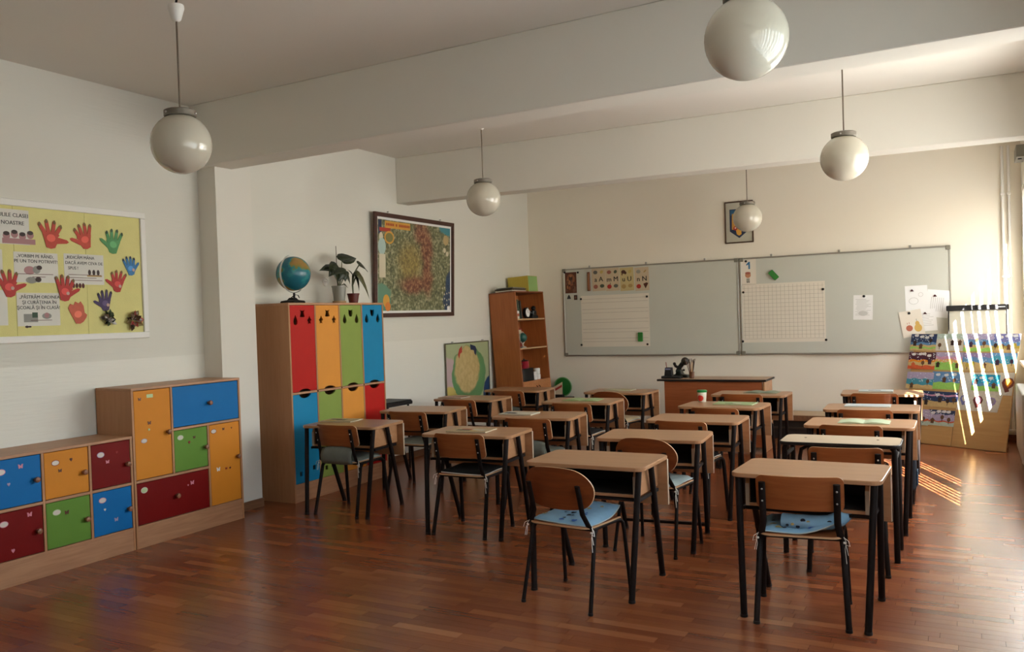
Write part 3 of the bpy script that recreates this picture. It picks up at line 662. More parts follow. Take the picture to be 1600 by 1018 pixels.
up = [('red', 'a'), ('orange', 'b'), ('green', 'c'), ('blue', 'c')]; dn = ['blue', 'green', 'orange', 'red']
for k in range(4):
    y0, y1 = A+.018+cw*k+.003, A+cw*(k+1)-.003; w_ = y1-y0; g = .003
    for lower in (0, 1):
        z0, z1 = (.155+g, ZM-.009-g) if lower else (ZM+.009+g, H-.02-g); h_ = z1-z0; c = w_/2
        notch = [(c+.075*math.cos(th), .036*math.sin(th)) for th in [math.pi*i/10 for i in range(11)]]
        if lower:
            out = [(0, 0), (w_, 0), (w_, h_)]+[(c+.075*math.cos(th), h_-.036*math.sin(th)) for th in [math.pi*i/10 for i in range(11)]]+[(0, h_)]
            holes = [rect(c+dx-.018, .06+dz, c+dx+.018, .10+dz) for dx, dz in ((-.085, 0), (0, .012), (.085, .03))]
        else:
            out = [(0, 0)]+[(c-.075*math.cos(th), .022*math.sin(th)) for th in [math.pi*i/10 for i in range(11)]]+[(w_, 0), (w_, h_), (0, h_)]
            holes = cutouts(up[k][1], c, h_-.085)
        vs_, fs_ = plate_mesh(out, holes, .016)
        MB().mesh([(z, x, y) for x, y, z in vs_], fs_, LR[dn[k] if lower else up[k][0]]).build('door', t, loc=(LF-.010, y0, z0))

# things on the lockers
e = tag(empty('desk_globe', (-5.20, 5.85, H)), 'terrestrial globe with pale meridian arm on a black foot', 'globe')
OCEAN = bpy.data.materials.new('globe_map'); OCEAN.use_nodes = True
N = OCEAN.node_tree.nodes; L = OCEAN.node_tree.links; bs = N['Principled BSDF']
tc = N.new('ShaderNodeTexCoord'); no = N.new('ShaderNodeTexNoise'); no.inputs['Scale'].default_value = 5.2; no.inputs['Detail'].default_value = 5; no.inputs['Roughness'].default_value = .45
L.new(tc.outputs['Object'], no.inputs['Vector']); cr = N.new('ShaderNodeValToRGB')
set_ramp(cr, [(.0, '0c4a5e'), (.50, '16687a'), (.56, '2f8a8c'), (.565, '6f7a44'), (.62, '9a7a40'), (.75, 'b08a58')])
L.new(no.outputs['Fac'], cr.inputs[0]); L.new(cr.outputs[0], bs.inputs['Base Color']); bs.inputs['Roughness'].default_value = .25
MB().lathe([(.105, 0), (.11, .01), (.10, .022), (.05, .03), (.03, .05)], BLACKP, n=4).build('foot', e, rot=(0, 0, R(45)), smooth=30)
GR = .152; gc = (.0, .02, .262); tilt = R(-23)
MB().ball((0, 0, 0), GR, OCEAN, 24).build('sphere', e, loc=gc, rot=(tilt, 0, R(30)), smooth=80)
MB().sweep([(0, gc[1]-(GR+.016)*math.sin(R(a)), gc[2]+(GR+.016)*math.cos(R(a))) for a in range(20, 216, 8)], .010, .003, mat('meridian', 'c9ccc6', .3), ref=(1, 0, 0), n=8).build('meridian_arm', e, smooth=40)
MB().sweep([(0, gc[1], .045), (0, gc[1]+.0, gc[2]-GR-.016)], .010, .010, BLACKP).build('stem', e, smooth=50)
MB().sweep([(.02, -.05, .045), (.03, 0, .075), (.02, .05, .07), (.0, .085, .05)], .004, .004, BLACK).build('wire', e, smooth=50)
LEAF = mat('leaf', '26301a', .4, .25, 10); LEAFY = mat('leaf_yellowing', '5a5a34', .5, .25, 10); STEMM = mat('stem', '4c5230', .5)
def leaf(parent, base, tip, w, m, name='leaf', fold=.25, nrm=(0, 0, 1), heart_=1):
    base, tip = Vector(base), Vector(tip); d = tip-base; ln = d.length; ex = d.normalized(); ez = Vector(nrm); ez = (ez-ex*ez.dot(ex)).normalized(); ey = ez.cross(ex)
    prof = [(0, .0), (-.10*heart_, .22), (-.06*heart_, .38), (.10, .50), (.35, .46), (.6, .30), (.82, .13), (1, 0)]; b = MB(); mid = []; l = []; r_ = []
    for s, q in prof:
        dr = -.18*ln*max(0, s)**2; mid.append(base+ex*max(0, s)*ln+ez*dr)
        l.append(base+ex*s*ln+ey*q*w+ez*(dr+fold*q*w)); r_.append(base+ex*s*ln-ey*q*w+ez*(dr+fold*q*w))
    n = len(prof); b.mesh(mid+l, [(i, i+1, n+i+1, n+i) for i in range(n-1)], m); b.mesh(mid+r_, [(n+i, n+i+1, i+1, i) for i in range(n-1)], m)
    o = b.build(name, parent, smooth=60); md = o.modifiers.new('t', 'SOLIDIFY'); md.thickness = .0012; return o
def pot(e, r0, r1, h, m, soil=True):
    MB().lathe([(r0*.92, .003), (r0, 0), (r1, h-.012), (r1+.004, h-.012), (r1+.004, h), (r1-.004, h), (r1-.006, h-.02)], m, n=28, capt=False).build('pot', e, smooth=40)
    MB().lathe([(.002, 0), (r1-.0065, .002)], mat('soil', '2a2018', .9), (0, 0, h-.03), 24, capb=True, capt=True).build('soil', e)
e = tag(empty('potted_plant', (-5.20, 6.50, H)), 'leafy houseplant in a translucent pale pot on the lockers', 'plant')
pot(e, .05, .068, .165, mat('clear_plastic_pot', '9a9a90', .2, .1, 8, 0, 0, .5, 0, .25))
MB().lathe([(.062, 0), (.066, .022), (.06, .022), (.057, .004)], mat('saucer', 'a9885e', .5), n=24, capt=False).build('saucer', e, smooth=40)
MB().sweep([(.0, -.02, .14), (0, -.024, .54)], .003, .003, mat('stake', '3c3024', .6), n=6).build('stake', e)
for p0, p1, w_, st0, m_ in [((.03, -.03, .34), (.06, -.20, .27), .17, (0, -.01, .15), LEAF), ((.04, -.06, .30), (.08, -.10, .20), .17, (0, 0, .15), LEAF),
                    ((.03, .01, .29), (.08, .02, .21), .17, (0, 0, .15), LEAF), ((.0, .06, .40), (.02, .28, .47), .17, (0, .01, .15), LEAF),
                    ((.02, .07, .27), (.06, .12, .19), .11, (0, .01, .15), LEAF), ((-.02, -.05, .32), (-.03, -.22, .33), .13, (0, 0, .15), LEAF),
                    ((.02, .05, .18), (.05, .08, .15), .035, (0, .01, .15), LEAF)]:
    MB().sweep([st0, ((st0[0]+p0[0])/2, (st0[1]+p0[1])/2*1.2, (st0[2]+p0[2])/2+.01), p0], .004, .004, STEMM, n=6).build('stem', e, smooth=60)
    leaf(e, p0, p1, w_, m_, nrm=(.6, 0, .8))
e = tag(empty('potted_plant', (-5.20, 6.715, H)), 'drooping yellowish plant in a small red-brown pot on the lockers', 'plant')
pot(e, .042, .056, .095, mat('red_brown_pot', '5c1c14', .45))
for p0, p1, w_, st0, m_ in [((.02, .03, .27), (.08, .22, .07), .20, (0, 0, .08), LEAFY), ((.02, .0, .28), (.06, .06, .13), .10, (0, 0, .08), LEAF), ((.02, .08, .37), (.02, .26, .33), .12, (0, .01, .20), LEAF),
                    ((.0, .0, .27), (.0, -.05, .33), .05, (0, 0, .08), LEAF)]:
    MB().sweep([st0, (st0[0], (st0[1]+p0[1])*.3-.01, (st0[2]+p0[2])/2), p0], .007, .006, STEMM, n=6).build('stem', e, smooth=60)
    leaf(e, p0, p1, w_, m_, nrm=(.7, .1, .7))
e = tag(empty('wall_socket', (XW, 6.615, 1.936)), 'round white socket on the wall behind the plants', 'socket')
b = MB().lathe([(.042, 0), (.040, .012), (.030, .014), (.026, .006)], WHITEP, n=24); b.xf(Matrix.Rotation(R(90), 4, 'Y')); b.build('cover_plate', e, smooth=40)
for s in (-1, 1): MB().box(.007, .0085, s*.01-.003, s*.01+.003, -.003, .003, BLACKP).build('contact_hole', e)

# ------------------------------------------------------------------ framed relief map on the left wall
def nodemat(name):
    m = bpy.data.materials.new(name); m.use_nodes = True; N = m.node_tree.nodes; L = m.node_tree.links
    tc = N.new('ShaderNodeTexCoord'); return m, N, L, tc.outputs['Object'], N['Principled BSDF']
def ramp(N, L, src, stops, interp='LINEAR'):
    cr = N.new('ShaderNodeValToRGB'); cr.color_ramp.interpolation = interp
    set_ramp(cr, stops)
    L.new(src, cr.inputs[0]); return cr.outputs[0]
def dist_to(N, L, vec, c, s):
    a = N.new('ShaderNodeVectorMath'); a.operation = 'SUBTRACT'; L.new(vec, a.inputs[0]); a.inputs[1].default_value = (*c, 0)
    q = N.new('ShaderNodeVectorMath'); q.operation = 'MULTIPLY'; L.new(a.outputs[0], q.inputs[0]); q.inputs[1].default_value = (*s, 0)
    l_ = N.new('ShaderNodeVectorMath'); l_.operation = 'LENGTH'; L.new(q.outputs[0], l_.inputs[0]); return l_.outputs['Value']
def mixc(N, L, f, a, b_):
    x = N.new('ShaderNodeMix'); x.data_type = 'RGBA'
    L.new(f, x.inputs['Factor'])
    for k_, v_ in (('A', a), ('B', b_)):
        if isinstance(v_, str): x.inputs[k_].default_value = (*hx(v_), 1)
        else: L.new(v_, x.inputs[k_])
    return x.outputs['Result']
def warp(N, L, vec, scale, amt):
    no = N.new('ShaderNodeTexNoise'); no.inputs['Scale'].default_value = scale; no.inputs['Detail'].default_value = 5; L.new(vec, no.inputs['Vector'])
    s = N.new('ShaderNodeVectorMath'); s.operation = 'SUBTRACT'; L.new(no.outputs['Color'], s.inputs[0]); s.inputs[1].default_value = (.5, .5, .5)
    k_ = N.new('ShaderNodeVectorMath'); k_.operation = 'SCALE'; k_.inputs['Scale'].default_value = amt; L.new(s.outputs[0], k_.inputs[0])
    a = N.new('ShaderNodeVectorMath'); a.operation = 'ADD'; L.new(vec, a.inputs[0]); L.new(k_.outputs[0], a.inputs[1]); return a.outputs[0]
def smooth(N, L, src, a, b_):
    r_ = N.new('ShaderNodeMapRange'); r_.interpolation_type = 'SMOOTHSTEP'; r_.inputs['From Min'].default_value = a; r_.inputs['From Max'].default_value = b_; L.new(src, r_.inputs[0]); return r_.outputs[0]
MAP1, N, L, P_, bs = nodemat('relief_map_print')
W_ = warp(N, L, P_, 5, .16); sp = N.new('ShaderNodeTexNoise'); sp.inputs['Scale'].default_value = 34; sp.inputs['Detail'].default_value = 6; L.new(P_, sp.inputs['Vector'])
c = ramp(N, L, sp.outputs['Fac'], [(.32, '454a34'), (.46, '6a6c4a'), (.54, '787c5c'), (.64, 'a8a484')])
gold = smooth(N, L, dist_to(N, L, W_, (-.12, .03), (1, 1)), .34, .10); c = mixc(N, L, gold, c, ramp(N, L, sp.outputs['Fac'], [(.34, '6a5c30'), (.66, 'a08e54')]))
for cc, ss in (((.22, .22), (2.9, 1.5)), ((.24, -.10), (3.2, 1.6)), ((-.05, -.20), (1.25, 3.6)), ((.10, .40), (2.4, 2.6))):
    f_ = smooth(N, L, dist_to(N, L, W_, cc, ss), .50, .16); c = mixc(N, L, f_, c, ramp(N, L, sp.outputs['Fac'], [(.34, '54281a'), (.5, '7d4a34'), (.64, 'a07a5c')]))
sea = smooth(N, L, dist_to(N, L, W_, (.80, -.38), (2.0, 1.1)), .45, .40); c = mixc(N, L, sea, c, ramp(N, L, sp.outputs['Fac'], [(.35, '1f3550'), (.7, '37506e')]))
cyan = smooth(N, L, dist_to(N, L, W_, (.66, .50), (2.2, 4)), .5, .4); c = mixc(N, L, cyan, c, '3f8a96')
teal = smooth(N, L, dist_to(N, L, W_, (-.66, -.36), (2.6, 2.6)), .48, .42); c = mixc(N, L, teal, c, '5f8a72')
L.new(c, bs.inputs['Base Color']); bs.inputs['Roughness'].default_value = .35
FRM = wood('map_frame', '3a1a10', '4a2416', 'x', .45)
def left_wall(y, z, off=.0): return frame((XW+off, y, z), (0, 1, 0), (0, 0, 1))
def framed(name, label, cat, M, w_, h_, fw, fm_, inner, th=.025, margin=0, mm=WHITE):
    e = bpy.data.objects.new(name, None); COL.objects.link(e); e.matrix_world = M; tag(e, label, cat); i = fw
    MB().box(-w_/2+fw*.6, w_/2-fw*.6, -h_/2+fw*.6, h_/2-fw*.6, .002, th*.4, mm).build('backing', e)
    for s in (-1, 1):
        MB().prism([(-w_/2, s*h_/2), (w_/2, s*h_/2), (w_/2-fw, s*(h_/2-fw)), (-w_/2+fw, s*(h_/2-fw))][::-s], .002, th, fm_).build('frame_rail', e, bev=.002)
        MB().prism([(s*w_/2, -h_/2), (s*w_/2, h_/2), (s*(w_/2-fw), h_/2-fw), (s*(w_/2-fw), -h_/2+fw)][::s], .002, th, fm_).build('frame_rail', e, bev=.002)
    MB().box(-w_/2+fw+margin, w_/2-fw-margin, -h_/2+fw+margin, h_/2-fw-margin, th*.4, th*.4+.001, inner).build('print', e)
    return e
M1 = left_wall(8.16, 2.13) @ Matrix.Rotation(R(2.2), 4, 'X')
M1.translation = Vector((XW+.03, 8.16, 2.13))
mp1 = framed('framed_map', 'large relief map in a dark brown frame on the left wall', 'map', M1, 1.60, 1.11, .045, FRM, MAP1, .03, .025)
GOLDP = mat('gold_print', 'd09a3a', .5); CRM = mat('cream_print', 'cfc6ac', .5); REDP = mat('red_print', 'a8321e', .5); NAVY = mat('navy_print', '1c2c4c', .5); ORNG = mat('orange_print', 'd0782a', .5)
z = .0135
for i_, (pts, m_) in enumerate([(rect(-.72, .33, -.66, .48), NAVY), (rect(-.60, .40, -.12, .475), GOLDP), (rect(-.70, .36, -.50, .40), REDP), (ell(-.52, .30, .09, .07), GOLDP), (ell(-.52, .30, .07, .05), mat('olive_print', '7d7a44', .5)), (ell(-.67, .30, .035, .05), CRM),
                (ell(-.655, .2, .07, .09), mat('sky_print', 'a8c0b8', .5)), (rect(-.705, -.13, -.59, .12), CRM), (ell(.63, .34, .06), mat('sand_print', 'b8a070', .5)), (ell(.60, .22, .03), CRM), (ell(.66, .18, .03), CRM),
                (ell(-.58, -.38, .06, .07), GOLDP), (ell(-.55, -.44, .05, .05), ORNG), (rect(.66, -.485, .72, -.44), WHITE)]+
                [(ell(.55+.05*(k % 4), -.44+.07*(k//4)+.01*(k % 3), .010, .012, 8), CRM) for k in range(14)]):
    MB().poly([(x, y, z+i_*.0001) for x, y in pts], m_).build('printed_patch', mp1)
for i_ in range(15):
    if i_ not in (5, 7): MB().poly([(x, y, z+.004) for x, y in rect(-.58+i_*.03, .425, -.562+i_*.03, .452)], REDP).build('printed_mark', mp1)
for s in (-.55, .5): MB().lathe([(.006, 0), (.006, .02)], STEEL, (s, .57, .008), 8).build('hook', mp1)

# smaller green map below
MAP2, N, L, P_, bs = nodemat('green_map_print')
W_ = warp(N, L, P_, 7, .10); sp = N.new('ShaderNodeTexNoise'); sp.inputs['Scale'].default_value = 16; L.new(P_, sp.inputs['Vector'])
c = mixc(N, L, smooth(N, L, dist_to(N, L, W_, (-.55, -.10), (1.6, 1.7)), .6, .56), 'a2ac84', 'b8a0a2')
c = mixc(N, L, smooth(N, L, dist_to(N, L, W_, (-.42, -.42), (1.6, 2.0)), .62, .58), c, 'c0ac5c')
c = mixc(N, L, smooth(N, L, dist_to(N, L, W_, (.02, .0), (1.32, 1.55)), .56, .54), c, '5c8c5a')
c = mixc(N, L, smooth(N, L, dist_to(N, L, W_, (-.02, .06), (1.8, 1.9)), .58, .50), c, ramp(N, L, sp.outputs['Fac'], [(.35, 'b29c66'), (.65, 'c4ae7a')]))
c = mixc(N, L, smooth(N, L, dist_to(N, L, W_, (.52, -.30), (2.6, 1.7)), .42, .38), c, '1d3e66')
c = mixc(N, L, smooth(N, L, dist_to(N, L, W_, (.20, -.46), (2.6, 3.4)), .42, .38), c, 'b87a58')
L.new(c, bs.inputs['Base Color']); bs.inputs['Roughness'].default_value = .4
M2 = left_wall(9.285, .87) ; M2.translation = Vector((XW+.012, 9.285, .845))
mp2 = framed('wall_map', 'small pale green map in a thin metal frame low on the left wall', 'map', M2, 1.07, .80, .012, mat('dark_alu', '6a6654', .4, .05, 5, 0, 1), MAP2, .016)
MB().poly([(x, y, .0082) for x, y in [(-.24, .25), (-.21, .32), (-.14, .36), (-.14, .28), (-.19, .26), (-.21, .20)]], REDP).build('printed_patch', mp2); MB().poly([(x, y, .0082) for x, y in [(.06, .37), (.19, .34), (.22, .30), (.20, .22), (.16, .25), (.15, .29), (.07, .30)]], NAVY).build('printed_patch', mp2)
for s in (-.38, .36): MB().lathe([(.006, 0), (.006, .03)], STEEL, (s, .412, .004), 8).build('hook', mp2)

# ------------------------------------------------------------------ leaning bookcase
LEAN = R(-3.4)
bk = tag(empty('bookcase', (-5.345, 9.895, .0), rot=(0, LEAN, 0)), 'tall reddish-brown bookcase leaning back into the corner', 'bookcase')
BD, BWd, BH = .385, .84, 1.85; p = .018
def bpart(name, x0, x1, y0, y1, z0, z1, m, par=None): return MB().box(x0, x1, y0, y1, z0, z1, m).build(name, par or bk, bev=.001)
bpart('side_panel', 0, BD, 0, p, .0, BH-p, SHELFW); bpart('side_panel', 0, BD, BWd-p, BWd, .0, BH-p, SHELFW); bpart('top', 0, BD+.002, 0, BWd, BH-p, BH, wood('bookcase_top', '7a4427', '8c5130', 'y', .4, 4))
bpart('back_panel', 0, .008, p, BWd-p, .02, BH-p, SHELFW)
ZSH = [.07, .675, 1.11, 1.49]
for z in ZSH: bpart('shelf', .008, BD-.004, p, BWd-p, z-p, z, PLYE if z in (1.11, 1.49) else SHELFW)
bpart('plinth', BD-.03, BD-.012, p, BWd-p, 0, .05, SHELFW)
for s in (0, 1):
    d = bpart('door', BD-.012, BD+.004, p+.002+s*(BWd/2-p), BWd/2-.002+s*(BWd/2-p), .055, .672, SHELFD)
    ky = BWd/2-.035+s*.07
    MB().sweep([(BD+.004, ky, .60), (BD+.024, ky, .59), (BD+.028, ky, .555), (BD+.024, ky, .52), (BD+.004, ky, .51)], .005, .005, BLACK, ref=(0, 1, 0)).build('handle', d, smooth=50)
RM = Matrix.Translation((-5.345, 9.895, 0)) @ Matrix.Rotation(LEAN, 4, 'Y')
def inshelf(x, y, z): return RM @ Vector((x, y, z))
def shelf_thing(name, label, cat, x, y, z, group=None, rz=0):
    e = tag(empty(name, inshelf(x, y, z+.0005), rot=(0, LEAN, rz)), label, cat, group); return e
def book(label, x, y, z, w_, th, h_, m_, lean=0, group='books in the bookcase'):
    e = shelf_thing('book', label, 'book', x, y, z, group); e.rotation_euler = (lean, LEAN, 0)
    MB().box(0, w_, 0, .003, 0, h_, m_).build('cover', e); MB().box(0, w_, th-.003, th, 0, h_, m_).build('cover', e); MB().box(w_-.003, w_, .003, th-.003, 0, h_, m_).build('spine', e)
    MB().box(.006, w_-.004, .0032, th-.0032, .004, h_-.004, CREAMP).build('pages', e)
BGREEN = mat('book_green', '4c5a48', .5); BDARK = mat('book_dark', '2a2824', .5); BGREY = mat('book_grey', '77766c', .5); BRED = mat('book_red', '8a2c22', .5)
book('tall pale binder leaning at the left of the bookcase\'s top shelf', .145, .055, ZSH[3], .22, .035, .29, BGREY, R(8))
book('thin green-grey book leaning second on the bookcase\'s top shelf', .165, .115, ZSH[3], .20, .025, .25, BGREEN, R(8))
book('dark book leaning third on the bookcase\'s top shelf', .165, .165, ZSH[3], .20, .035, .235, BDARK, R(6))
for k_, (c_, l_) in enumerate([(CREAMP, 'cream booklet lying at the bottom of the small stack, top shelf'), (mat('book_salmon', 'b0604a', .5), 'salmon booklet lying between two cream ones, top shelf'), (WHITE, 'white booklet on top of the small stack, top shelf')]):
    e = shelf_thing('booklet', l_, 'book', .285, .085, ZSH[3]+k_*.0345, 'booklets lying on the top shelf')
    MB().box(.082, .094, -.062, .0, 0, .034, c_).build('pages', e, bev=.004)
e = shelf_thing('alarm_clock', 'small round clock with a white face on the top shelf', 'clock', .31, .38, ZSH[3])
b = MB().lathe([(.065, 0), (.07, .01), (.07, .04), (.062, .045)], BLACKP, n=28); b.xf(Matrix.Rotation(R(90), 4, 'Y')); b.build('case', e, loc=(0, 0, .078), smooth=40)
b = MB().lathe([(.056, .0), (.056, .002)], WHITE, n=28); b.xf(Matrix.Rotation(R(90), 4, 'Y')); b.build('dial', e, loc=(.045, 0, .078))
MB().box(.0475, .0485, -.002, .002, .078, .115, INK).build('hand', e); MB().box(.0475, .0485, -.002, .028, .077, .080, INK).build('hand', e)
for s in (-1, 1): MB().sweep([(.02, s*.04, .02), (.025, s*.05, .005)], .005, .005, BLACK).build('foot', e)
e = shelf_thing('toy_model', 'dark little machine model beside the clock on the top shelf', 'model', .31, .60, ZSH[3])
MB().box(-.05, .05, -.09, .08, .0, .04, BLACKP).build('base', e, bev=.006); MB().box(-.035, .035, -.03, .07, .0405, .11, mat('gunmetal', '2c2c2c', .35, .1, 9, 0, .6)).build('body', e, bev=.008)
MB().sweep([(0, -.03, .075), (.0, -.10, .12), (.0, -.12, .15)], .008, .008, STEEL).build('arm', e, smooth=50); MB().ball((0, .05, .14), .032, BLACKP, 10).build('head', e, smooth=60)
e = shelf_thing('picture_card', 'red and white standing card on the middle shelf', 'card', .27, .22, ZSH[2]); MB().box(-.004, .004, -.06, .10, 0, .26, mat('card_red', '8e3228', .5)).build('card', e); MB().box(.0042, .0055, -.045, .08, .16, .24, CRM).build('printed_area', e)
e = shelf_thing('mini_globe', 'small dark green globe in a pale ring on the middle shelf', 'globe', .335, .20, ZSH[2])
MB().ball((0, 0, .135), .062, mat('mini_globe_green', '24584c', .35, .25, 12), 14).build('sphere', e, smooth=70)
MB().sweep([(0, .075*math.cos(2*math.pi*k/24), .135+.075*math.sin(2*math.pi*k/24)) for k in range(25)], .006, .006, mat('ring_pale', 'b0aca0', .4), ref=(1, 0, 0), n=6).build('ring', e, smooth=50)
MB().lathe([(.045, 0), (.04, .015), (.012, .025), (.01, .06)], mat('ring_pale', 'b0aca0', .4), n=16).build('foot', e, smooth=40)
book('dark green book standing behind the little globe', .16, .03, ZSH[2], .18, .05, .26, BGREEN)
e = shelf_thing('cooking_pot', 'small crimson pot with handles on the bottom open shelf', 'pot', .305, .25, ZSH[1]+.165)
MB().lathe([(.055, 0), (.06, .01), (.06, .09), (.063, .094)], mat('crimson_enamel', '96202e', .3), n=24).build('body', e, smooth=40)
MB().lathe([(.063, .0945), (.05, .108), (.012, .113), (.012, .13)], mat('dark_lid', '3a2420', .35), n=24).build('lid', e, smooth=40)
for s in (-1, 1): MB().sweep([(0, s*.058, .07), (.0, s*.10, .078), (0, s*.10, .066), (0, s*.058, .06)], .006, .006, BLACKP).build('handle', e, smooth=50)
e = shelf_thing('black_box', 'black box carrying the crimson pot on the bottom open shelf', 'box', .305, .23, ZSH[1]); MB().box(-.09, .06, -.15, .16, 0, .16, BLACKP).build('body', e, bev=.006); MB().box(-.092, .062, -.152, .162, .1602, .165, BLACKP).build('lid', e, bev=.001)
for k_, (yy, hh, l_) in enumerate([(.45, .11, 'low stack of white cups beside the black box'), (.56, .15, 'taller white canister on the bottom open shelf')]):
    e = shelf_thing('white_jar', l_, 'jar', BD-.05 if k_ == 0 else .33, yy, ZSH[1], 'white jars in the bookcase')
    for q in range(2 if k_ else 3): MB().lathe([(.036, 0), (.04, .006), (.042, hh/(2.2 if k_ else 3.2)), (.034, hh/(2 if k_ else 3)-.001)], WHITEP, (0, 0, q*hh/(2 if k_ else 3)), 20).build('cup', e, smooth=40)
# on top of the bookcase
e = tag(empty('paper_pile', inshelf(.20, .245, BH+.0005), rot=(0, LEAN, .05)), 'untidy pile of dark folders and papers on top of the bookcase', 'papers')
zz = 0
for k_ in range(6):
    hgt = .006+.006*(k_ % 2); MB().box(-.13+.01*(k_ % 3), .13-.008*(k_ % 2), -.24+.015*(k_ % 4), .20+.012*((k_*2) % 3), zz, zz+hgt, (BDARK, CREAMP, BDARK, mat('folder_brown', '5a4630', .6), BDARK, BGREY)[k_]).build('folder', e, rot=(0, 0, .05*(k_ % 3-1))); zz += hgt+.0003
e = tag(empty('file_box', inshelf(.19, .54, BH+.0005), rot=(0, LEAN, .02)), 'yellow and green cardboard file box on top of the bookcase', 'box')
MB().box(-.15, .15, -.05, .25, 0, .215, mat('yellow_card', 'b8a23e', .55)).build('body', e, bev=.002); MB().box(-.152, -.02, .2502, .252, 0.0, .21, mat('green_card', '86a864', .55)).build('side_label', e); MB().box(.1502, .1515, -.04, .24, 0.0, .21, mat('green_card', '86a864', .55)).build('side_label', e)
# black table beside the lockers
t = tag(empty('side_table', (-5.25, 7.27, 0)), 'narrow black table standing against the wall beside the lockers', 'table')
MB().prism(rrect(.34, .52, .05, 5), .665, .70, BLACKP).build('tabletop', t, bev=.006)
MB().box(-.15, .15, -.24, .24, .7005, .712, BLACKP).build('rim', t, bev=.004)
for sx in (-1, 1):
    for sy in (-1, 1): MB().sweep([(sx*.13, sy*.2, 0), (sx*.13, sy*.2, .665)], .012, .012, BLACK).build('leg', t, smooth=50)
# green basin and leaflets in the far corner
t = tag(empty('plastic_basin', (-4.94, 11.02, .41)), 'round green plastic basin standing on edge in the far corner', 'basin')
b = MB().lathe([(.115, 0), (.122, .004), (.128, .04), (.105, .046), (.06, .055), (.01, .057)], mat('green_plastic', '1f6a2a', .3, .1, 6, 0, 0, .5), n=36, capt=True); b.xf(Matrix.Rotation(R(90), 4, 'X')); b.build('bowl', t, loc=(0, .03, .137), smooth=40)
b = MB().sweep([(.128*math.cos(2*math.pi*k/36), -.01, .137+.128*math.sin(2*math.pi*k/36)) for k in range(37)], .008, .008, mat('green_rim', '6a9a62', .35), ref=(0, 1, 0), n=6); b.build('rim', t, smooth=50)
t = tag(empty('stool', (-4.93, 10.93, 0)), 'dark low box under the green basin in the far corner', 'box')
MB().box(-.12, .12, -.13, .14, .0, .39, BLACKP).build('body', t, bev=.006); MB().box(-.13, .13, -.14, .15, .3902, .4085, BLACKP).build('lid', t, bev=.004)
t = tag(empty('leaflet_holder', (-4.95, 10.84, .4088)), 'red and white leaflets in a dark holder in front of the green basin', 'leaflets')
MB().box(-.07, .09, -.04, .03, 0, .05, BLACKP).build('holder', t, bev=.003)
for k_, (c_, dz) in enumerate([(CRM, .0), (mat('leaflet_red', 'a83a34', .5), .0), (CRM, 0)]):
    MB().prism([(-.06, .0505), (.085, .0505), (.085, .22-.035*k_), (-.06, .14-.035*k_)], -.02-.012*k_, -.014-.012*k_, c_, 'y').build('leaflet', t)
# ------------------------------------------------------------------ whiteboards on the far wall
BOARD = mat('whiteboard', (.54, .55, .485), .3, .03, 3, 0, 0, .5)
def whiteboard(x0, x1, label):
    e = tag(empty('whiteboard', ((x0+x1)/2, YB, .965)), label, 'whiteboard', 'two whiteboards on the far wall'); w2 = (x1-x0)/2; h = 1.213; f = .018
    MB().box(-w2+.006, w2-.006, -.022, -.004, .006, h-.006, BOARD).build('surface', e)
    for a in ((-w2, w2, 0, f), (-w2, w2, h-f, h)): MB().box(a[0], a[1], -.028, -.003, a[2], a[3], ALU).build('frame_rail', e, bev=.002)
    for a in ((-w2, -w2+f), (w2-f, w2)): MB().box(a[0], a[1], -.028, -.003, f, h-f, mat('alu_pale', 'b4b2a8', .4, .05, 9, 0, .6)).build('frame_rail', e, bev=.002)
    for x in (-w2, w2-.045):
        for z in (0, h-.045): MB().box(x-.002, x+.047, -.032, -.002, z-.002, z+.047, mat('corner_grey', '7a776a', .5)).build('corner_cap', e, bev=.004)
    for x in (-w2+.33*w2, 0, w2-.35*w2): MB().box(x-.012, x+.012, -.014, -.002, h, h+.03, ALU).build('hanger', e, bev=.002)
    MB().box(-.4, .4, -.060, -.0285, .0, .008, ALU).build('pen_tray', e)
    return e
whiteboard(-4.935, -2.532, 'left whiteboard with alphabet cards and a lined sheet')
whiteboard(-2.512, -.185, 'right whiteboard with a squared sheet and pinned papers')
YS = YB-.0226    # face of the boards
def wbM(u, v, rot=0):
    p = at(u, v, y=YS); return frame(p, (1, 0, 0), (0, 0, 1)) @ Matrix.Rotation(rot, 4, 'Z')
def wbsize(u0, v0, u1, v1):
    a, c = at(u0, v0, y=YS), at(u1, v1, y=YS); return abs(c.x-a.x), abs(c.z-a.z)
MAGS = []
def magnet(u, v, label, off=.002, m_=BLACKP):
    p = at(u, v, y=YS); e = tag(empty('magnet', (p.x, YS-off-.0004, p.z)), label, 'magnet', 'small magnets on the boards')
    b = MB().lathe([(.013, 0), (.015, .002), (.014, .007), (.011, .009)], m_, n=16); b.xf(Matrix.Rotation(R(90), 4, 'X')); b.build('disc', e, smooth=40)
def clipmag(u, v, label):
    p = at(u, v, y=YS); e = tag(empty('magnet_clip', (p.x, YS-.0045, p.z)), label, 'magnet clip', 'dark red clips on the papers')
    b = MB().prism([(-.02, -.008), (.02, -.008), (.012, .004), (.003, .016), (-.004, .016), (-.013, .004)], -.008, 0, mat('clip_dark_red', '3c0e14', .4), 'y'); b.build('clip', e, bev=.001)
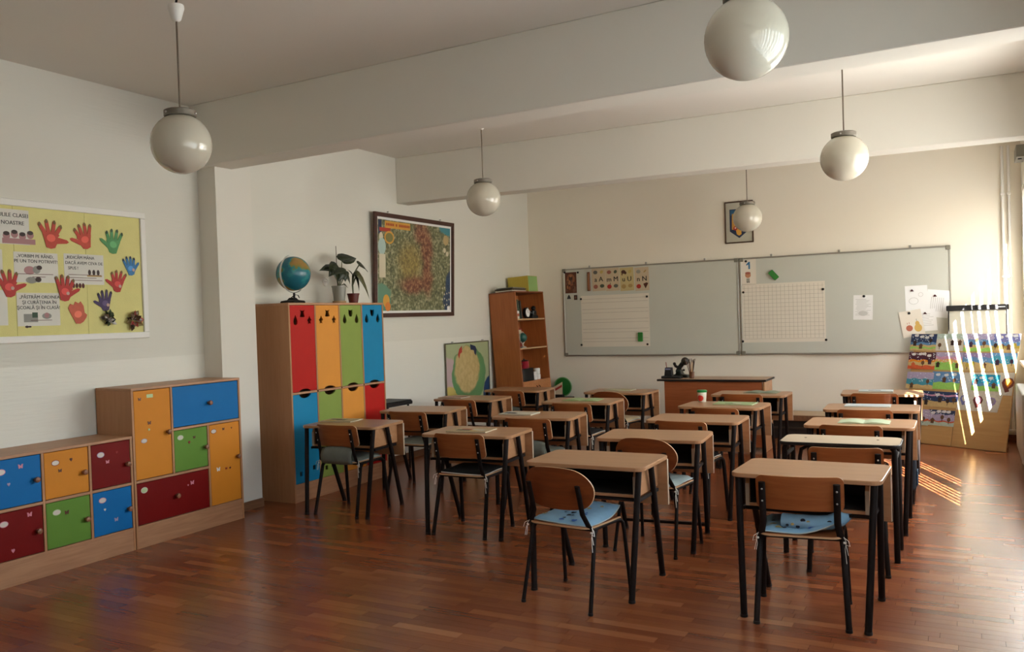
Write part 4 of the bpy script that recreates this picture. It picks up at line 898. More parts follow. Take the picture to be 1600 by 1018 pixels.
# old religious-looking brown print and two small pictures
w_, h_ = .132, .27; M = wbM(892, 441.5)
BRN = [mat('icon_%d' % i, c_, .5) for i, c_ in enumerate(('5a2e1c', '8a5234', '3c2016', 'a06a44', '6e4a3a'))]
rg = random.Random(5)
sheet('picture_print', 'reddish-brown figure print at the left edge of the whiteboard', 'picture', M, rect(-.085, -.145, .085, .145), BRN[0],
      [(ell(0, .05, .06, .075), BRN[1]), (ell(.0, .06, .028, .05), BRN[2]), (ell(0, .095, .02), BRN[3])]+[(ell(rg.uniform(-.065, .065), rg.uniform(-.13, .03), rg.uniform(.01, .022), rg.uniform(.014, .03), 9), BRN[rg.randint(1, 4)]) for k in range(26)])
magnet(882.5, 425.5, 'black magnet on the brown print, its left corner'); magnet(903, 425.5, 'black magnet on the brown print, its right corner')
sheet('picture_card', 'tiny dark triangular picture left below the brown print', 'picture', wbM(889, 464), [(-.03, -.025), (.03, -.025), (.022, .0), (.006, .03), (-.006, .03), (-.022, 0)], INK)
sheet('picture_card', 'tiny dark square picture right below the brown print', 'picture', wbM(899.5, 464.5), rect(-.025, -.034, .025, .034), BRN[2], [(ell(0, .0, .012, .018, 8), BRN[4])])
# pencil-shaped wooden strip and the alphabet cards
t = tag(empty('pencil_case', at(920, 439, y=YS-.0125)), 'brown wooden pencil box stuck beside the alphabet cards', 'pencil box')
MB().box(-.022, .022, -.012, .012, -.135, .125, wood('pencil_wood', '5a2c14', '70401f', 'z', .4)).build('body', t, bev=.005); MB().box(-.006, .006, -.0135, -.0122, -.12, .11, BRN[3]).build('stripe', t)
CARDC = mat('card_cream', 'c2b094', .6); CARDY = mat('card_yellow', 'c0ae7c', .6); LET = mat('letter_black', '15130f', .6)
PR = {k: mat('print_'+k, c_, .6) for k, c_ in dict(red='a8281e', brown='4a2412', dgreen='4a5440', grey='5e5e56', tan='a88a54', sand='bca45e', pink='9a5a4a', lgrey='98968a').items()}
for k_, (u, txt, a_, b_, c_, d_, base, lb) in enumerate([(935.5, 'a A', 'grey', 'sand', 'pink', 'dgreen', CARDC, 'alphabet card with the letters a A'), (957, 'm M', 'pink', 'dgreen', 'red', 'grey', CARDC, 'alphabet card with the letters m M and a red apple'),
                              (979.5, 'u U', 'brown', 'sand', 'tan', 'tan', CARDY, 'yellowish alphabet card with the letters u U and a bear'), (1003, 'n N', 'lgrey', 'tan', 'red', 'brown', CARDC, 'alphabet card with the letters n N')]):
    hw = .097
    sh = [(ell(-.045, .10, .032, .026, 10), PR[a_]), (ell(.045, .10, .026, .022 if k_ != 3 else .01, 8, .7), PR[b_]), (ell(-.048, -.095, .032, .030, 12), PR[c_]), (ell(.045, -.09, .034, .026, 7), PR[d_])]
    if k_ == 1: sh += [([(-.04, -.07), (-.036, -.04), (-.03, -.045), (-.032, -.07)], PR['brown'])]
    if k_ == 2: sh += [(ell(-.018, .085, .018, .02, 8), PR['brown']), (ell(-.065, .07, .008, .02, 6), PR['brown'])]
    if k_ == 3: sh[3] = ([(.045, -.13), (.085, -.06), (.06, -.05), (.015, -.065)], PR['brown'])
    sheet('alphabet_card', lb, 'card', wbM(u, 436.5-k_*.35, .02), rect(-hw, -.155, hw, .155), base, sh, group='alphabet cards on the left whiteboard', texts=[(txt, 0, 0, .092, LET)])
# lined sheet
def mesh_sheet(name, label, cat, u0, v0, u1, v1, hl, vl, lm, base=CREAMP, lw=.0022):
    wd, hg = wbsize(u0, v0, u1, v1); M = wbM((u0+u1)/2, (v0+v1)/2)
    sh = [(rect(-wd/2+.015, y-lw/2, wd/2-.015, y+lw/2), lm) for y in [hg*(q-.5) for q in hl]]+[(rect(x-lw/2, -hg/2+.05, x+lw/2, hg/2-.02), lm) for x in [wd*(q-.5) for q in vl]]
    return sheet(name, label, cat, M, rect(-wd/2, -hg/2, wd/2, hg/2), base, sh)
RULE = mat('ruled_line', '7c6a5e', .7); BOXL = mat('square_line', 'a09888', .7)
mesh_sheet('lined_sheet', 'large ruled writing sheet on the left whiteboard', 'sheet', 906.5, 461.5, 1015, 539.5, [.10, .16, .28, .345, .47, .53, .66, .73, .86, .93], [], RULE)
mesh_sheet('squared_sheet', 'large squared paper sheet on the right whiteboard', 'sheet', 1157.5, 443.5, 1289.5, 532, [.06+.067*k for k in range(14)], [.03+.0495*k for k in range(20)], BOXL, CREAMP, .0026)
for u, v, l_ in [(908, 467, 'black magnet at the top left of the lined sheet'), (1011, 463, 'black magnet at the top right of the lined sheet'), (909, 538.5, 'black magnet at the bottom left of the lined sheet'), (1012, 537.5, 'black magnet at the bottom right of the lined sheet'),
                 (1161.5, 456.5, 'black magnet at the top left of the squared sheet'), (1286, 451.5, 'black magnet at the top right of the squared sheet'), (1161, 533, 'black magnet at the bottom left of the squared sheet'), (1291, 530.5, 'black magnet at the bottom right of the squared sheet'),
                 (1165.5, 408, 'black magnet on the number card'), (1350, 462.5, 'black magnet on the single document'), (1420.5, 489, 'black magnet on the tilted fruit drawing')]: magnet(u, v, l_, .004)
# erasers
def eraser(u, v, rot, label):
    p = at(u, v, y=YS-.012); e = empty('board_eraser'); e.matrix_world = frame(p+Vector((0, -.004, 0)), (1, 0, 0), (0, 0, 1)) @ Matrix.Rotation(rot, 4, 'Z'); tag(e, label, 'eraser', 'green board erasers')
    MB().prism(rrect(.065, .125, .008, 3), .0, .016, mat('eraser_green', '2c7a2c', .5)).build('handle', e, bev=.002); MB().prism(rrect(.062, .12, .006, 3), -.0105, -.0003, mat('eraser_felt', '204a24', .9)).build('felt', e)
eraser(1001, 526, 0, 'green eraser upright on the lined sheet'); eraser(1209, 429.5, R(40), 'green eraser stuck slantwise above the squared sheet')
# number card, document, pinned papers
sheet('number_card', 'white card with a blue number 1 and a small child drawing', 'card', wbM(1168.5, 424), rect(-.10, -.165, .10, .165), CREAMP,
      [(ell(0, -.045, .035), mat('skin_print', 'b8805c', .6)), (ell(0, -.02, .034, .016), PR['pink']), (rect(-.02, -.13, .02, -.085), PR['lgrey']), (rect(-.016, -.14, -.002, -.128), INK), (rect(.004, -.14, .018, -.128), INK), ([(.008, .03), (.028, .03), (.028, .12), (.012, .12), (-.018, .09), (-.018, .074), (.008, .088)], mat('blue_number', '2a6c98', .6))])
rgl = random.Random(2)
def scribble(w_, h_, n, seed):
    rg = random.Random(seed); out = []
    for k in range(n):
        y = h_/2-.05-(h_-.09)*k/n; x0 = -w_/2+.02+rg.uniform(0, .02); x1 = w_/2-.02-rg.uniform(0, .06); out.append((rect(x0, y-.0025, x1, y+.0025), GREYF))
    return out
GREYF = mat('faint_print', 'c2c2be', .7); PAPERB = mat('paper_bright', (.82, .83, .82), .7, .02, 5)
sheet('document', 'single printed document hanging alone on the right whiteboard', 'paper', wbM(1348.5, 480, -.03), rect(-.105, -.145, .105, .145), WHITE, scribble(.21, .29, 14, 1)+[(ell(0, -.07, .05, .03), GREYF)])
sheet('worksheet', 'upper left sheet of the pinned papers, faint colouring picture', 'paper', wbM(1432, 467, .02), rect(-.115, -.155, .115, .155), PAPERB, [(ell(-.03, -.02, .05, .04, 14), GREYF), (ell(-.03, -.02, .045, .035, 14), PAPERB), (ell(.045, .05, .025), GREYF), (ell(.045, .05, .021), PAPERB)])
Mx = wbM(1465, 474, -.12); Mx.translation.y -= .0016
sheet('worksheet', 'upper right sheet of the pinned papers, printed columns', 'paper', Mx, rect(-.115, -.155, .115, .155), PAPERB, [(rect(-.07+.02*k, -.09, -.064+.02*k, .07), GREYF) for k in range(7)])
Mx = wbM(1449.5, 499.5, .07); Mx.translation.y -= .0036
sheet('worksheet', 'lower right sheet of the pinned papers, lines of writing', 'paper', Mx, rect(-.09, -.125, .09, .125), PAPERB, scribble(.17, .24, 8, 3))
Mx = wbM(1425, 505, .16); Mx.translation.y -= .0058
sheet('fruit_drawing', 'tilted child\'s drawing of an apple and a yellow pear', 'drawing', Mx, rect(-.115, -.15, .115, .15), CREAMP, [(ell(-.035, -.05, .035, .035), mat('apple_crayon', 'b0624a', .7)), (ell(.055, -.06, .04, .045), mat('pear_crayon', 'c8a456', .7)), (ell(.055, -.01, .022, .03), mat('pear_crayon', 'c8a456', .7)), (rect(-.05, -.005, -.046, .015), PR['red']), (rect(-.03, -.005, -.026, .02), PR['red']), (rect(.05, .02, .054, .045), PR['dgreen'])])
for u, v, l_ in [(1425, 454, 'dark red clip on the upper left pinned sheet'), (1461, 462, 'dark red clip on the upper right pinned sheet'), (1445.5, 489.5, 'dark red clip on the lower right pinned sheet')]: clipmag(u, v, l_)
# framed emblem
M = frame((-2.508, YB-.004, 2.632), (1, 0, 0), (0, 0, 1))
em = framed('framed_picture', 'framed shield emblem behind the far globe lamp', 'picture', M, .352, .525, .016, mat('thin_brown_frame', '4a3424', .45), mat('pale_blue_paper', 'b4b2a2', .6), .018)
b = MB()
for i_, (pts, m_) in enumerate([([(-.115, .165), (.115, .165), (.115, -.11), (.0, -.20), (-.115, -.11)], NAVY), ([(-.105, .155), (.105, .155), (.105, .09), (-.105, .09)], mat('sea_blue', '1f567a', .5)), ([(-.085, .11), (-.04, .11), (-.03, -.03), (-.06, -.09), (-.09, -.09)], mat('ochre', 'b98a3c', .5)), ([(.085, .11), (.04, .11), (.03, -.03), (.06, -.09), (.09, -.09)], mat('ochre', 'b98a3c', .5)),
                     (ell(0, -.04, .05, .1), mat('ochre', 'b98a3c', .5)), ([(-.04, -.09), (.02, -.09), (.03, -.15), (0, -.17), (-.03, -.15)], GOLDP), (ell(-.045, -.075, .026), PR['red']), (ell(-.045, -.07, .010), CRM)]):
    b.poly([(x, y, .0085+i_*.0003) for x, y in pts], m_)
b.build('printed_emblem', em); MB().lathe([(.006, 0), (.006, .012)], STEEL, (0, .272, .006), 8).build('hook', em)

# ------------------------------------------------------------------ teacher's desk, low platform
t = tag(empty('teacher_desk', (-2.50, 9.72, 0)), 'teacher\'s desk with red-brown front and black-edged top', 'desk')
MB().box(-.597, .597, -.237, .237, .757, .779, BLACKP).build('edge_band', t, bev=.003); MB().box(-.592, .592, -.232, .232, .7785, .7805, wood('teacher_top', 'a07e60', 'ae8c6c', 'x', .3)).build('tabletop', t)
MB().box(-.52, .55, -.205, -.187, .05, .7568, TDESK).build('front_panel', t, bev=.001)
MB().box(-.52, -.502, -.1865, .20, .0, .7568, TDESK).build('side_panel', t, bev=.001); MB().box(.555, .575, -.205, .20, 0, .7568, PANW).build('side_panel', t, bev=.001)
MB().box(.20, .553, -.18, .19, .38, .7, TDESK).build('drawer_unit', t, bev=.002)
PLAT = wood('platform_top', 'a88a66', 'b89a76', 'x', .4)
t = tag(empty('platform', (-1.95, 10.83, 0)), 'low dark platform with pale wooden top along the board wall', 'platform')
MB().box(-.95, .95, -.24, .25, .262, .28, PLAT).build('top', t, bev=.002); MB().box(-.95, .95, -.258, -.2405, .215, .28, BASEW).build('front_edge', t, bev=.002)
MB().box(-.94, .94, -.225, .24, .0, .2615, mat('dark_plinth', '1c140e', .6)).build('body', t); MB().box(-.94, .94, -.236, -.2255, .12, .14, mat('dark_rail', '3a2c20', .5)).build('rail', t)
# desk organiser and microscope-like stand, brush jar
t = tag(empty('desk_organizer', (-3.0, 9.59, .781)), 'black pen holder with a pencil at the left of the teacher\'s desk', 'organizer')
MB().box(-.06, .16, -.06, .05, 0, .03, BLACKP).build('base', t, bev=.004); MB().prism([(-.03, .0302), (.06, .0302), (.05, .125), (-.02, .125)], -.04, .03, BLACKP, 'y').build('holder', t, bev=.004)
MB().sweep([(-.01, .0, .10), (-.018, 0, .185)], .005, .005, mat('pencil_red', '8a4030', .5)).build('pencil', t); MB().box(-.015, .045, -.0425, -.0402, .10, .115, mat('label_violet', '7a7a94', .5)).build('label_strip', t)
t = tag(empty('microscope', (-2.905, 9.745, .781)), 'black microscope with a round head tilted to the right', 'microscope')
MB().prism([(-.10, 0), (.10, 0), (.10, .03), (.03, .04), (.02, .09), (-.03, .09), (-.04, .04), (-.10, .03)], -.05, .05, mat('dark_green_metal', '141a14', .35, .1, 9, 0, .3), 'y').build('base', t, bev=.006)
MB().sweep([(-.03, 0, .06), (.0, 0, .12), (.04, 0, .17)], .026, .026, BLACKP, ref=(0, 1, 0)).build('tube', t, smooth=50); MB().ball((.062, 0, .185), .046, mat('dark_bronze', '241c12', .4), 12).build('head', t, smooth=60)
MB().sweep([(.0, 0, .10), (-.05, 0, .13), (-.06, 0, .15)], .016, .016, BLACKP, ref=(0, 1, 0)).build('eyepiece', t, smooth=50); MB().ball((-.062, 0, .157), .018, BLACKP, 8).build('eyepiece_cap', t, smooth=60)
MB().box(.005, .025, -.030, -.027, .11, .145, WHITE).build('label_strip', t, rot=(0, R(20), 0)); MB().lathe([(.012, 0), (.012, .02)], BLACKP, (.045, 0, .075), 10).build('knob', t)
t = tag(empty('brush_jar', (-2.735, 9.62, .781)), 'bundle of paintbrushes standing in a small brown jar', 'brushes')
MB().lathe([(.022, 0), (.026, .004), (.030, .075), (.027, .075), (.024, .008)], mat('brown_jar', '5a3420', .3), n=20, capt=False).build('jar', t, smooth=40)
rg = random.Random(9)
for k_ in range(11):
    th = rg.uniform(0, 6.28); r_ = rg.uniform(.03, .062); l_ = rg.uniform(.155, .205); px_, py_ = r_*math.cos(th), r_*math.sin(th)*.6
    br = MB().sweep([(px_*.2, py_*.2, .012), (px_, py_, l_)], .0035, .0035, (mat('brush_brown', '6a3c20', .4), mat('brush_pale', 'b89468', .4), mat('brush_dark', '2c1a10', .4))[k_ % 3], n=6).build('brush', t)
    MB().sweep([(px_, py_, l_), (px_*1.1, py_*1.1, l_+.018), (px_*1.16, py_*1.16, l_+.03)], .005, .004, mat('bristle', '4a382a', .8), n=6).build('bristles', br)

# ------------------------------------------------------------------ booklets, cup, bag on the desks
PAGE = mat('page', 'c0b8a0', .6); GRNP = mat('green_page', '98a47c', .6); 
def booklet(label, x, y, rz, cover, art, w_=.30, d_=.205, open_=False, seed=0):
    e = tag(empty('booklet', (x, y, DZ+.0012), rz), label, 'booklet', 'booklets lying on the desks'); rg = random.Random(seed)
    if open_:
        for s in (-1, 1):
            n = 6; pts = [(s*w_/2*k/n, .003+.010*math.sin(math.pi*min(1, k/n*1.1))) for k in range(n+1)]; b = MB()
            poly = pts+[(s*w_/2, 0), (0, 0)]
            b.prism(poly if s < 0 else poly[::-1], -d_/2, d_/2, cover, 'y'); b.build('page_half', e, smooth=30)
    else:
        MB().box(-w_/2, w_/2, -d_/2, d_/2, 0, .001, cover).build('cover', e); MB().box(-w_/2+.003, w_/2-.003, -d_/2+.003, d_/2-.003, .0012, .007, PAGE).build('pages', e)
        top = MB().box(-w_/2, w_/2, -d_/2, d_/2, .0072, .0084, cover).build('cover', e)
        for k_, a_ in enumerate(art):
            cx_, cy_ = rg.uniform(-.09, .09), rg.uniform(-.05, .05); MB().poly([(x_, y_, .0086+.0001*k_) for x_, y_ in (rect(cx_-rg.uniform(.02, .06), cy_-.03, cx_+.05, cy_+rg.uniform(.01, .04)))], a_).build('printed_area', top)
AP = [PR['red'], PR['grey'], PR['dgreen'], PR['sand'], PR['pink']]
CB = mat('cover_cream', 'b3a888', .5); CW = mat('cover_white', 'bcb9ac', .5); CG = mat('cover_green', '98ae7a', .5); CP = mat('cover_pale_blue', 'b8c2c4', .5); CPK = mat('cover_pinkish', 'a88474', .5); COR = mat('cover_art', 'b39a74', .5)
booklet('magazine on the desk closest to the lockers', -4.60, 5.72, .12, CB, [AP[2], AP[1], AP[3]], seed=1)
booklet('pinkish leaflets on the desk before the small green map', -4.72, 7.74, .0, CPK, [AP[1], AP[4]], .28, .2, seed=2)
booklet('coloured booklet on the front desk of the second column', -3.19, 5.46, .10, COR, [AP[0], AP[3], AP[2], CW], .32, .22, seed=3)
booklet('white booklet on the second desk of the second column', -3.34, 6.53, .05, CW, [AP[1], INK], .30, .2, seed=4)
booklet('open green booklet on the third desk of the second column', -3.27, 7.745, .08, CG, [], .36, .21, True)
booklet('cream booklet on the far desk left of the teacher\'s desk', -3.29, 8.82, .0, CB, [AP[3]], .30, .2, seed=6)
booklet('green booklet beside the lidded cup', -1.80, 7.66, -.03, CG, [AP[2], CW], .34, .22, seed=7)
booklet('open booklet on the desk in front of the teacher\'s desk right end', -1.80, 8.78, -.05, mat('cover_grey_green', '7c8672', .5), [], .32, .2, True)
booklet('pale green papers on the sunlit window-side desk', -.665, 6.62, .02, mat('cover_mint', 'a9b89a', .5), [], .33, .2, True)
booklet('white sheet on the second farthest window-side desk', -.745, 7.70, .03, CP, [], .34, .2, seed=10)
booklet('pale booklet on the farthest window-side desk', -.80, 9.05, .05, CP, [AP[1]], .30, .2, seed=11)
t = tag(empty('lidded_cup', (-2.122, 7.775, DZ+.001)), 'small white cup with a red fruit print and green lid', 'cup')
MB().lathe([(.032, 0), (.034, .003), (.041, .088), (.040, .09)], mat('cup_white', 'c8c2b0', .4), n=28).build('cup', t, smooth=40)
MB().lathe([(.0425, .0885), (.0445, .092), (.0445, .104), (.041, .108), (.012, .109)], mat('lid_green', '17803a', .35), n=28).build('lid', t, smooth=40)
b = MB(); n = 16
def on_cup(k_, f):
    th = 2*math.pi*k_/n; a_ = .8*f*math.cos(th)-.2; z_ = .037+.027*f*math.sin(th); r_ = .034+.007*(z_/.09)+.0012; return (r_*math.sin(a_), -r_*math.cos(a_), z_)
b.mesh([on_cup(k, 1) for k in range(n)]+[on_cup(k, .5) for k in range(n)]+[on_cup(0, 0)], [(k, (k+1) % n, n+(k+1) % n, n+k) for k in range(n)]+[(n+k, n+(k+1) % n, 2*n) for k in range(n)], mat('apple_red', 'c03022', .4))
b.build('fruit_print', t)
t = tag(empty('school_bag', (-.395, 6.945, .2)), 'dark blue bag hanging behind the sunlit window-side desk', 'bag')
BAGM = mat('bag_navy', '101a26', .7, .2, 20, .2)
MB().prism(rrect(.07, .15, .025, 4), 0, .26, BAGM).build('body', t, bev=.012, seg=2); MB().box(.0355, .045, -.05, .05, .03, .14, mat('bag_blue', '1d3c54', .7)).build('pocket', t, bev=.004)
MB().sweep([(0, -.05, .255), (-.005, -.03, .295), (-.005, .03, .295), (0, .05, .255)], .006, .004, BLACKP).build('handle', t, smooth=50)

# ------------------------------------------------------------------ noticeboard on the left wall
NBY0, NBY1, NBZ0, NBZ1 = 2.30, 4.497, 1.467, 2.412
nb = tag(empty('noticeboard', (XW, (NBY0+NBY1)/2, NBZ0)), 'yellow noticeboard with white frame and hand-print cutouts', 'noticeboard')
YEL = mat('yellow_felt', 'dcd690', .85, .06, 12, .15); cy_ = (NBY0+NBY1)/2; fwid = .045
MB().box(.002, .028, NBY0-cy_, NBY1-cy_, 0, fwid, WHITEP).build('frame_rail', nb, bev=.004); MB().box(.002, .028, NBY0-cy_, NBY1-cy_, NBZ1-NBZ0-fwid, NBZ1-NBZ0, WHITEP).build('frame_rail', nb, bev=.004)
for a_ in (NBY0, NBY1-fwid): MB().box(.002, .028, a_-cy_, a_+fwid-cy_, fwid, NBZ1-NBZ0-fwid, WHITEP).build('frame_rail', nb, bev=.004)
seams = [NBY0+fwid, 2.86, 3.455, 3.985, NBY1-fwid]
for k_ in range(4): MB().box(.003, .0135, seams[k_]-cy_+(.0008 if k_ else 0), seams[k_+1]-cy_-.0008, fwid, NBZ1-NBZ0-fwid, YEL).build('felt_panel', nb, bev=.0008)
XN = XW+.0138
def nbp(u, v): return at(u, v, x=XN)
def nbM(u, v, rot=0, off=0): p_ = nbp(u, v); return frame((XN+off, p_.y, p_.z), (0, 1, 0), (0, 0, 1)) @ Matrix.Rotation(rot, 4, 'Z')
NOTE = mat('note_paper', 'd8d6ce', .6); MAROON = mat('maroon_ink', '5a2a2a', .7)
def note(label, u0, v0, u1, v1, lines, pics=(), size=.034, rules=()):
    a_, c_ = nbp(u0, v0), nbp(u1, v1); wd, hg = c_.y-a_.y, a_.z-c_.z
    M_ = frame((XN, (a_.y+c_.y)/2, (a_.z+c_.z)/2), (0, 1, 0), (0, 0, 1))
    sheet('notice', label, 'notice', M_, rect(-wd/2, -hg/2, wd/2, hg/2), NOTE, list(pics)+[(rect(x0*wd, y*hg-.0018, x1*wd, y*hg+.0018), MAROON) for x0, x1, y in rules], group='notices on the yellow noticeboard', texts=[(s, x*wd, y*hg, size, INK) for s, x, y in lines])
PINKP = mat('child_pink', 'a87a7c', .6); HAIR = mat('child_hair', '33201c', .6); PGRY = mat('pic_grey', '8a8a84', .6); PGRN = mat('pic_green', '2f4a34', .6)
note('notice ending in CLASEI at the top left of the noticeboard', -60, 319, 46.5, 383, [('REGULILE CLASEI', .18, .33), ('NOASTRE', .24, .11)], [(ell(.06+.055*k, -.06+.012*(k % 2), .025), PINKP) for k in range(4)]+[(ell(.06+.055*k, -.045+.012*(k % 2), .022, .014), HAIR) for k in range(4)]+[(rect(.03, -.11, .26, -.075), PINKP)], .036)
note('white notice reading VORBIM PE RÂND', 20.5, 392.5, 91.5, 442, [('„VORBIM PE RÂND,', -.02, .37), ('PE UN TON POTRIVIT!', .0, .20)], [(ell(-.05, -.02, .04, .028), PINKP), (ell(.0, -.015, .028, .026), PGRY), (ell(.02, .0, .02, .015), HAIR), (ell(-.04, -.085, .04, .022), PGRY), (ell(.01, -.08, .022, .018), HAIR)], .031, [(-.42, .38, -.22), (-.1, .2, -.31)])
note('white notice reading RIDICĂM MÂNA', 99, 395.5, 163, 445, [('„RIDICĂM MÂNA', -.1, .38), ('DACĂ AVEM CEVA DE', .0, .20), ('SPUS !', -.28, .03)], [(ell(.04+.035*k, -.02, .012, .02), HAIR) for k in range(3)]+[(rect(.02, -.05, .14, -.038), PR['tan'])]+[(ell(-.09+.025*k, -.115, .011, .018), MAROON) for k in range(4)], .030, [(-.4, .42, -.18), (-.42, .3, -.28), (-.3, .45, -.36)])
note('white notice reading PĂSTRĂM ORDINEA ŞI CURĂŢENIA', 25.5, 457, 94.5, 508, [('„PĂSTRĂM ORDINEA', .03, .37), ('ŞI CURĂŢENIA ÎN', .02, .21), ('ŞCOALĂ ŞI ÎN CLASĂ!', .0, .05)], [(rect(-.11, -.085, -.01, -.03), PGRY), (rect(-.05, -.055, -.01, -.02), PGRN), (ell(.055, -.045, .035, .02), PGRY), (ell(.055, -.04, .018), PINKP), (ell(-.09, -.115, .014, .008), HAIR), (ell(-.07, -.115, .012, .006), HAIR)], .031, [(-.2, .3, -.33)])
note('white notice cut by the left picture edge beside VORBIM', -62, 386, 5, 439, [], [(ell(.02, 0, .05, .03), PGRY)], .03)
note('white notice cut by the left picture edge beside PĂSTRĂM', -55, 452, 13, 508, [], [(ell(0, -.05, .05, .03), PGRY)], .03)
# paper hands
def hand_outline(s, spread=1.0, thumb=1, fist=0):
    """open hand cut from paper: palm, four unequal fingers, thumb from the side of the palm"""
    pts = [(-.16, -.42), (-.24, -.15), (-.30, .02)]
    if not fist:
        for ang, ln, bx in ((24*spread, .36, -.24), (8*spread, .43, -.09), (-6*spread, .41, .07), (-22*spread, .31, .22)):
            a_ = R(ang); dx, dy = -math.sin(a_), math.cos(a_); nx, ny = dy, -dx; w_ = .070; by = .10-.05*abs(bx)
            pts += [(bx-nx*w_, by-ny*w_), (bx+dx*ln*.85-nx*w_*.85, by+dy*ln*.85-ny*w_*.85), (bx+dx*ln, by+dy*ln), (bx+dx*ln*.85+nx*w_*.85, by+dy*ln*.85+ny*w_*.85), (bx+nx*w_, by+ny*w_)]
        a_ = R(-62*spread); bx, by = .22, -.16; dx, dy = -math.sin(a_), math.cos(a_); nx, ny = dy, -dx; w_ = .075
        pts += [(.31, .0), (.25, -.06), (bx+dx*.36-nx*w_*.8, by+dy*.36-ny*w_*.8), (bx+dx*.44, by+dy*.44), (bx+dx*.36+nx*w_*.8, by+dy*.36+ny*w_*.8), (.22, -.28)]
    else:
        pts += [(-.34, .2), (-.22, .34), (-.1, .26), (.0, .38), (.12, .28), (.22, .34), (.30, .15), (.28, -.1), (.36, -.2), (.3, -.3)]
    pts += [(.15, -.42), (.0, -.46)]
    return [(x*s*thumb, y*s) for x, y in (pts[::-1] if thumb > 0 else pts)]
def hand(label, u, v, colr, dark, s=.165, rot=0, mirror=1, spread=1.0, ring=None, fist=0, off=.003):
    M_ = nbM(u, v, rot, off); o = hand_outline(s, spread, mirror, fist); b = MB(); vs_, fs_ = plate_mesh(o, [], .002)
    b.mesh([(x, y, z+.001) for x, y, z in vs_], fs_, colr)
    e = b.build('paper_hand', M=M_); tag(e, label, 'paper hand', 'painted paper hands on the noticeboard')
    for ang, ln, bx in ((24*spread, .36, -.24), (8*spread, .43, -.09), (-6*spread, .41, .07), (-22*spread, .31, .22)):
        if fist: continue
        a_ = R(ang); q = [(bx-math.sin(a_)*ln*.82+.05*math.cos(t_)*.9, .10-.05*abs(bx)+math.cos(a_)*ln*.82+.075*math.sin(t_)) for t_ in [2*math.pi*k/8 for k in range(8)]]
        MB().poly([(x*s*mirror, y*s, .0023) for x, y in (q if mirror > 0 else q[::-1])], dark).build('fingertip', e)
    MB().poly([(x, y, .0023) for x, y in ell(.0, -.1*s, .16*s, .13*s, 12)], mat(colr.name+'_light', [min(1, c_*1.6+.04) for c_ in hxs[colr.name]], .6)).build('palm_mark', e)
    if ring: MB().lathe([(.012, 0), (.012, .002)], ring, (.02, -.03, .0025), 14).build('sticker', e)
hxs = {}
def hmat(n, c_): hxs[n] = hx(c_); return mat(n, c_, .6, .18, 40)
HRED = hmat('hand_red', 'b8402c'); HCR = hmat('hand_crimson', 'b02a22'); HCO = hmat('hand_coral', 'c05a40'); HGR = hmat('hand_green', '4c8e54'); HBL = hmat('hand_blue', '2f74ac'); HPU = hmat('hand_purple', '3c2a58'); HOL = mat('hand_olive_tip', '6a5a2c', .6); HDK = mat('hand_dark_tip', '1c1620', .6); HLT = mat('hand_sticker', 'c8a89a', .6)
hand('large orange-red paper hand at the top of the noticeboard', 79, 367, HRED, HOL, .205, R(-2), 1, 1.5)
hand('orange-red paper hand second from the left in the top row', 131, 370, HRED, HOL, .19, R(14), -1, 1.0)
hand('green paper hand on the noticeboard', 176.5, 378, HGR, mat('hand_dark_green', '2c4430', .6), .19, R(-6), -1, 1.0)
hand('blue paper hand near the right frame of the noticeboard', 203, 416, HBL, HDK, .15, R(10), 1, .8, HLT)
hand('red paper hand below the blue one', 183.5, 440, HCR, HOL, .17, R(-8), -1, 1.1, HLT)
hand('dark red paper hand at the left picture edge', 13, 443.5, HCR, HOL, .19, R(8), 1, 1.3, HLT)
hand('crimson paper hand between the notices', 101, 451, HCR, HOL, .19, R(-4), 1, 1.0, HLT, off=.006)
hand('dark purple paper hand on the noticeboard', 163.5, 470, HPU, HDK, .16, R(4), -1, 1.0, HLT)
hand('folded coral paper hand at the bottom of the noticeboard', 120.5, 486.5, HCO, HOL, .19, R(12), 1, 1.0, None, 1)
# foil flowers
def foil_flower(label, u, v, ms_, seed, s=.055):
    p_ = nbp(u, v); e = empty('foil_flower'); e.matrix_world = frame((XN+.004, p_.y, p_.z), (0, 1, 0), (0, 0, 1)); tag(e, label, 'flower'); rg = random.Random(seed)
    for k_ in range(15):
        a_ = 2*math.pi*k_/15*2.3; r_ = s*(.25+.75*rg.random()); c_ = Vector((r_*math.cos(a_)*.8, r_*math.sin(a_)*1.0, .006+.02*rg.random())); d_ = Vector((math.cos(a_), math.sin(a_), .6*rg.random())).normalized(); sd = Vector((-d_.y, d_.x, rg.uniform(-.5, .5))).normalized()
        w_ = s*rg.uniform(.22, .4); l_ = s*rg.uniform(.35, .6); up_ = d_.cross(sd)*.012
        b = MB(); a0, a1, a2, a3, a4 = c_-d_*l_, c_-sd*w_+up_, c_+d_*l_, c_+sd*w_+up_, c_-up_*.3
        b.mesh([a0, a1, a2, a3, a4], [(0, 1, 4), (1, 2, 4), (2, 3, 4), (3, 0, 4)], ms_[k_ % len(ms_)]); o = b.build('petal', e); md = o.modifiers.new('t', 'SOLIDIFY'); md.thickness = .0008
foil_flower('silver crumpled foil flower at the bottom of the noticeboard', 167, 499, [STEEL, mat('foil_dark', '3a3a34', .3, .1, 9, 0, .8), mat('foil_green', '5a6a4c', .4, .1, 9, 0, .5)], 1)
foil_flower('red and silver foil flower beside the silver one', 206, 499.5, [mat('foil_red', 'a84a44', .4, .1, 9, 0, .3), STEEL, mat('foil_sand', 'a89868', .4, .1, 9, 0, .5), mat('foil_brown', '5a4430', .4, .1, 9, 0, .5)], 2, .066)

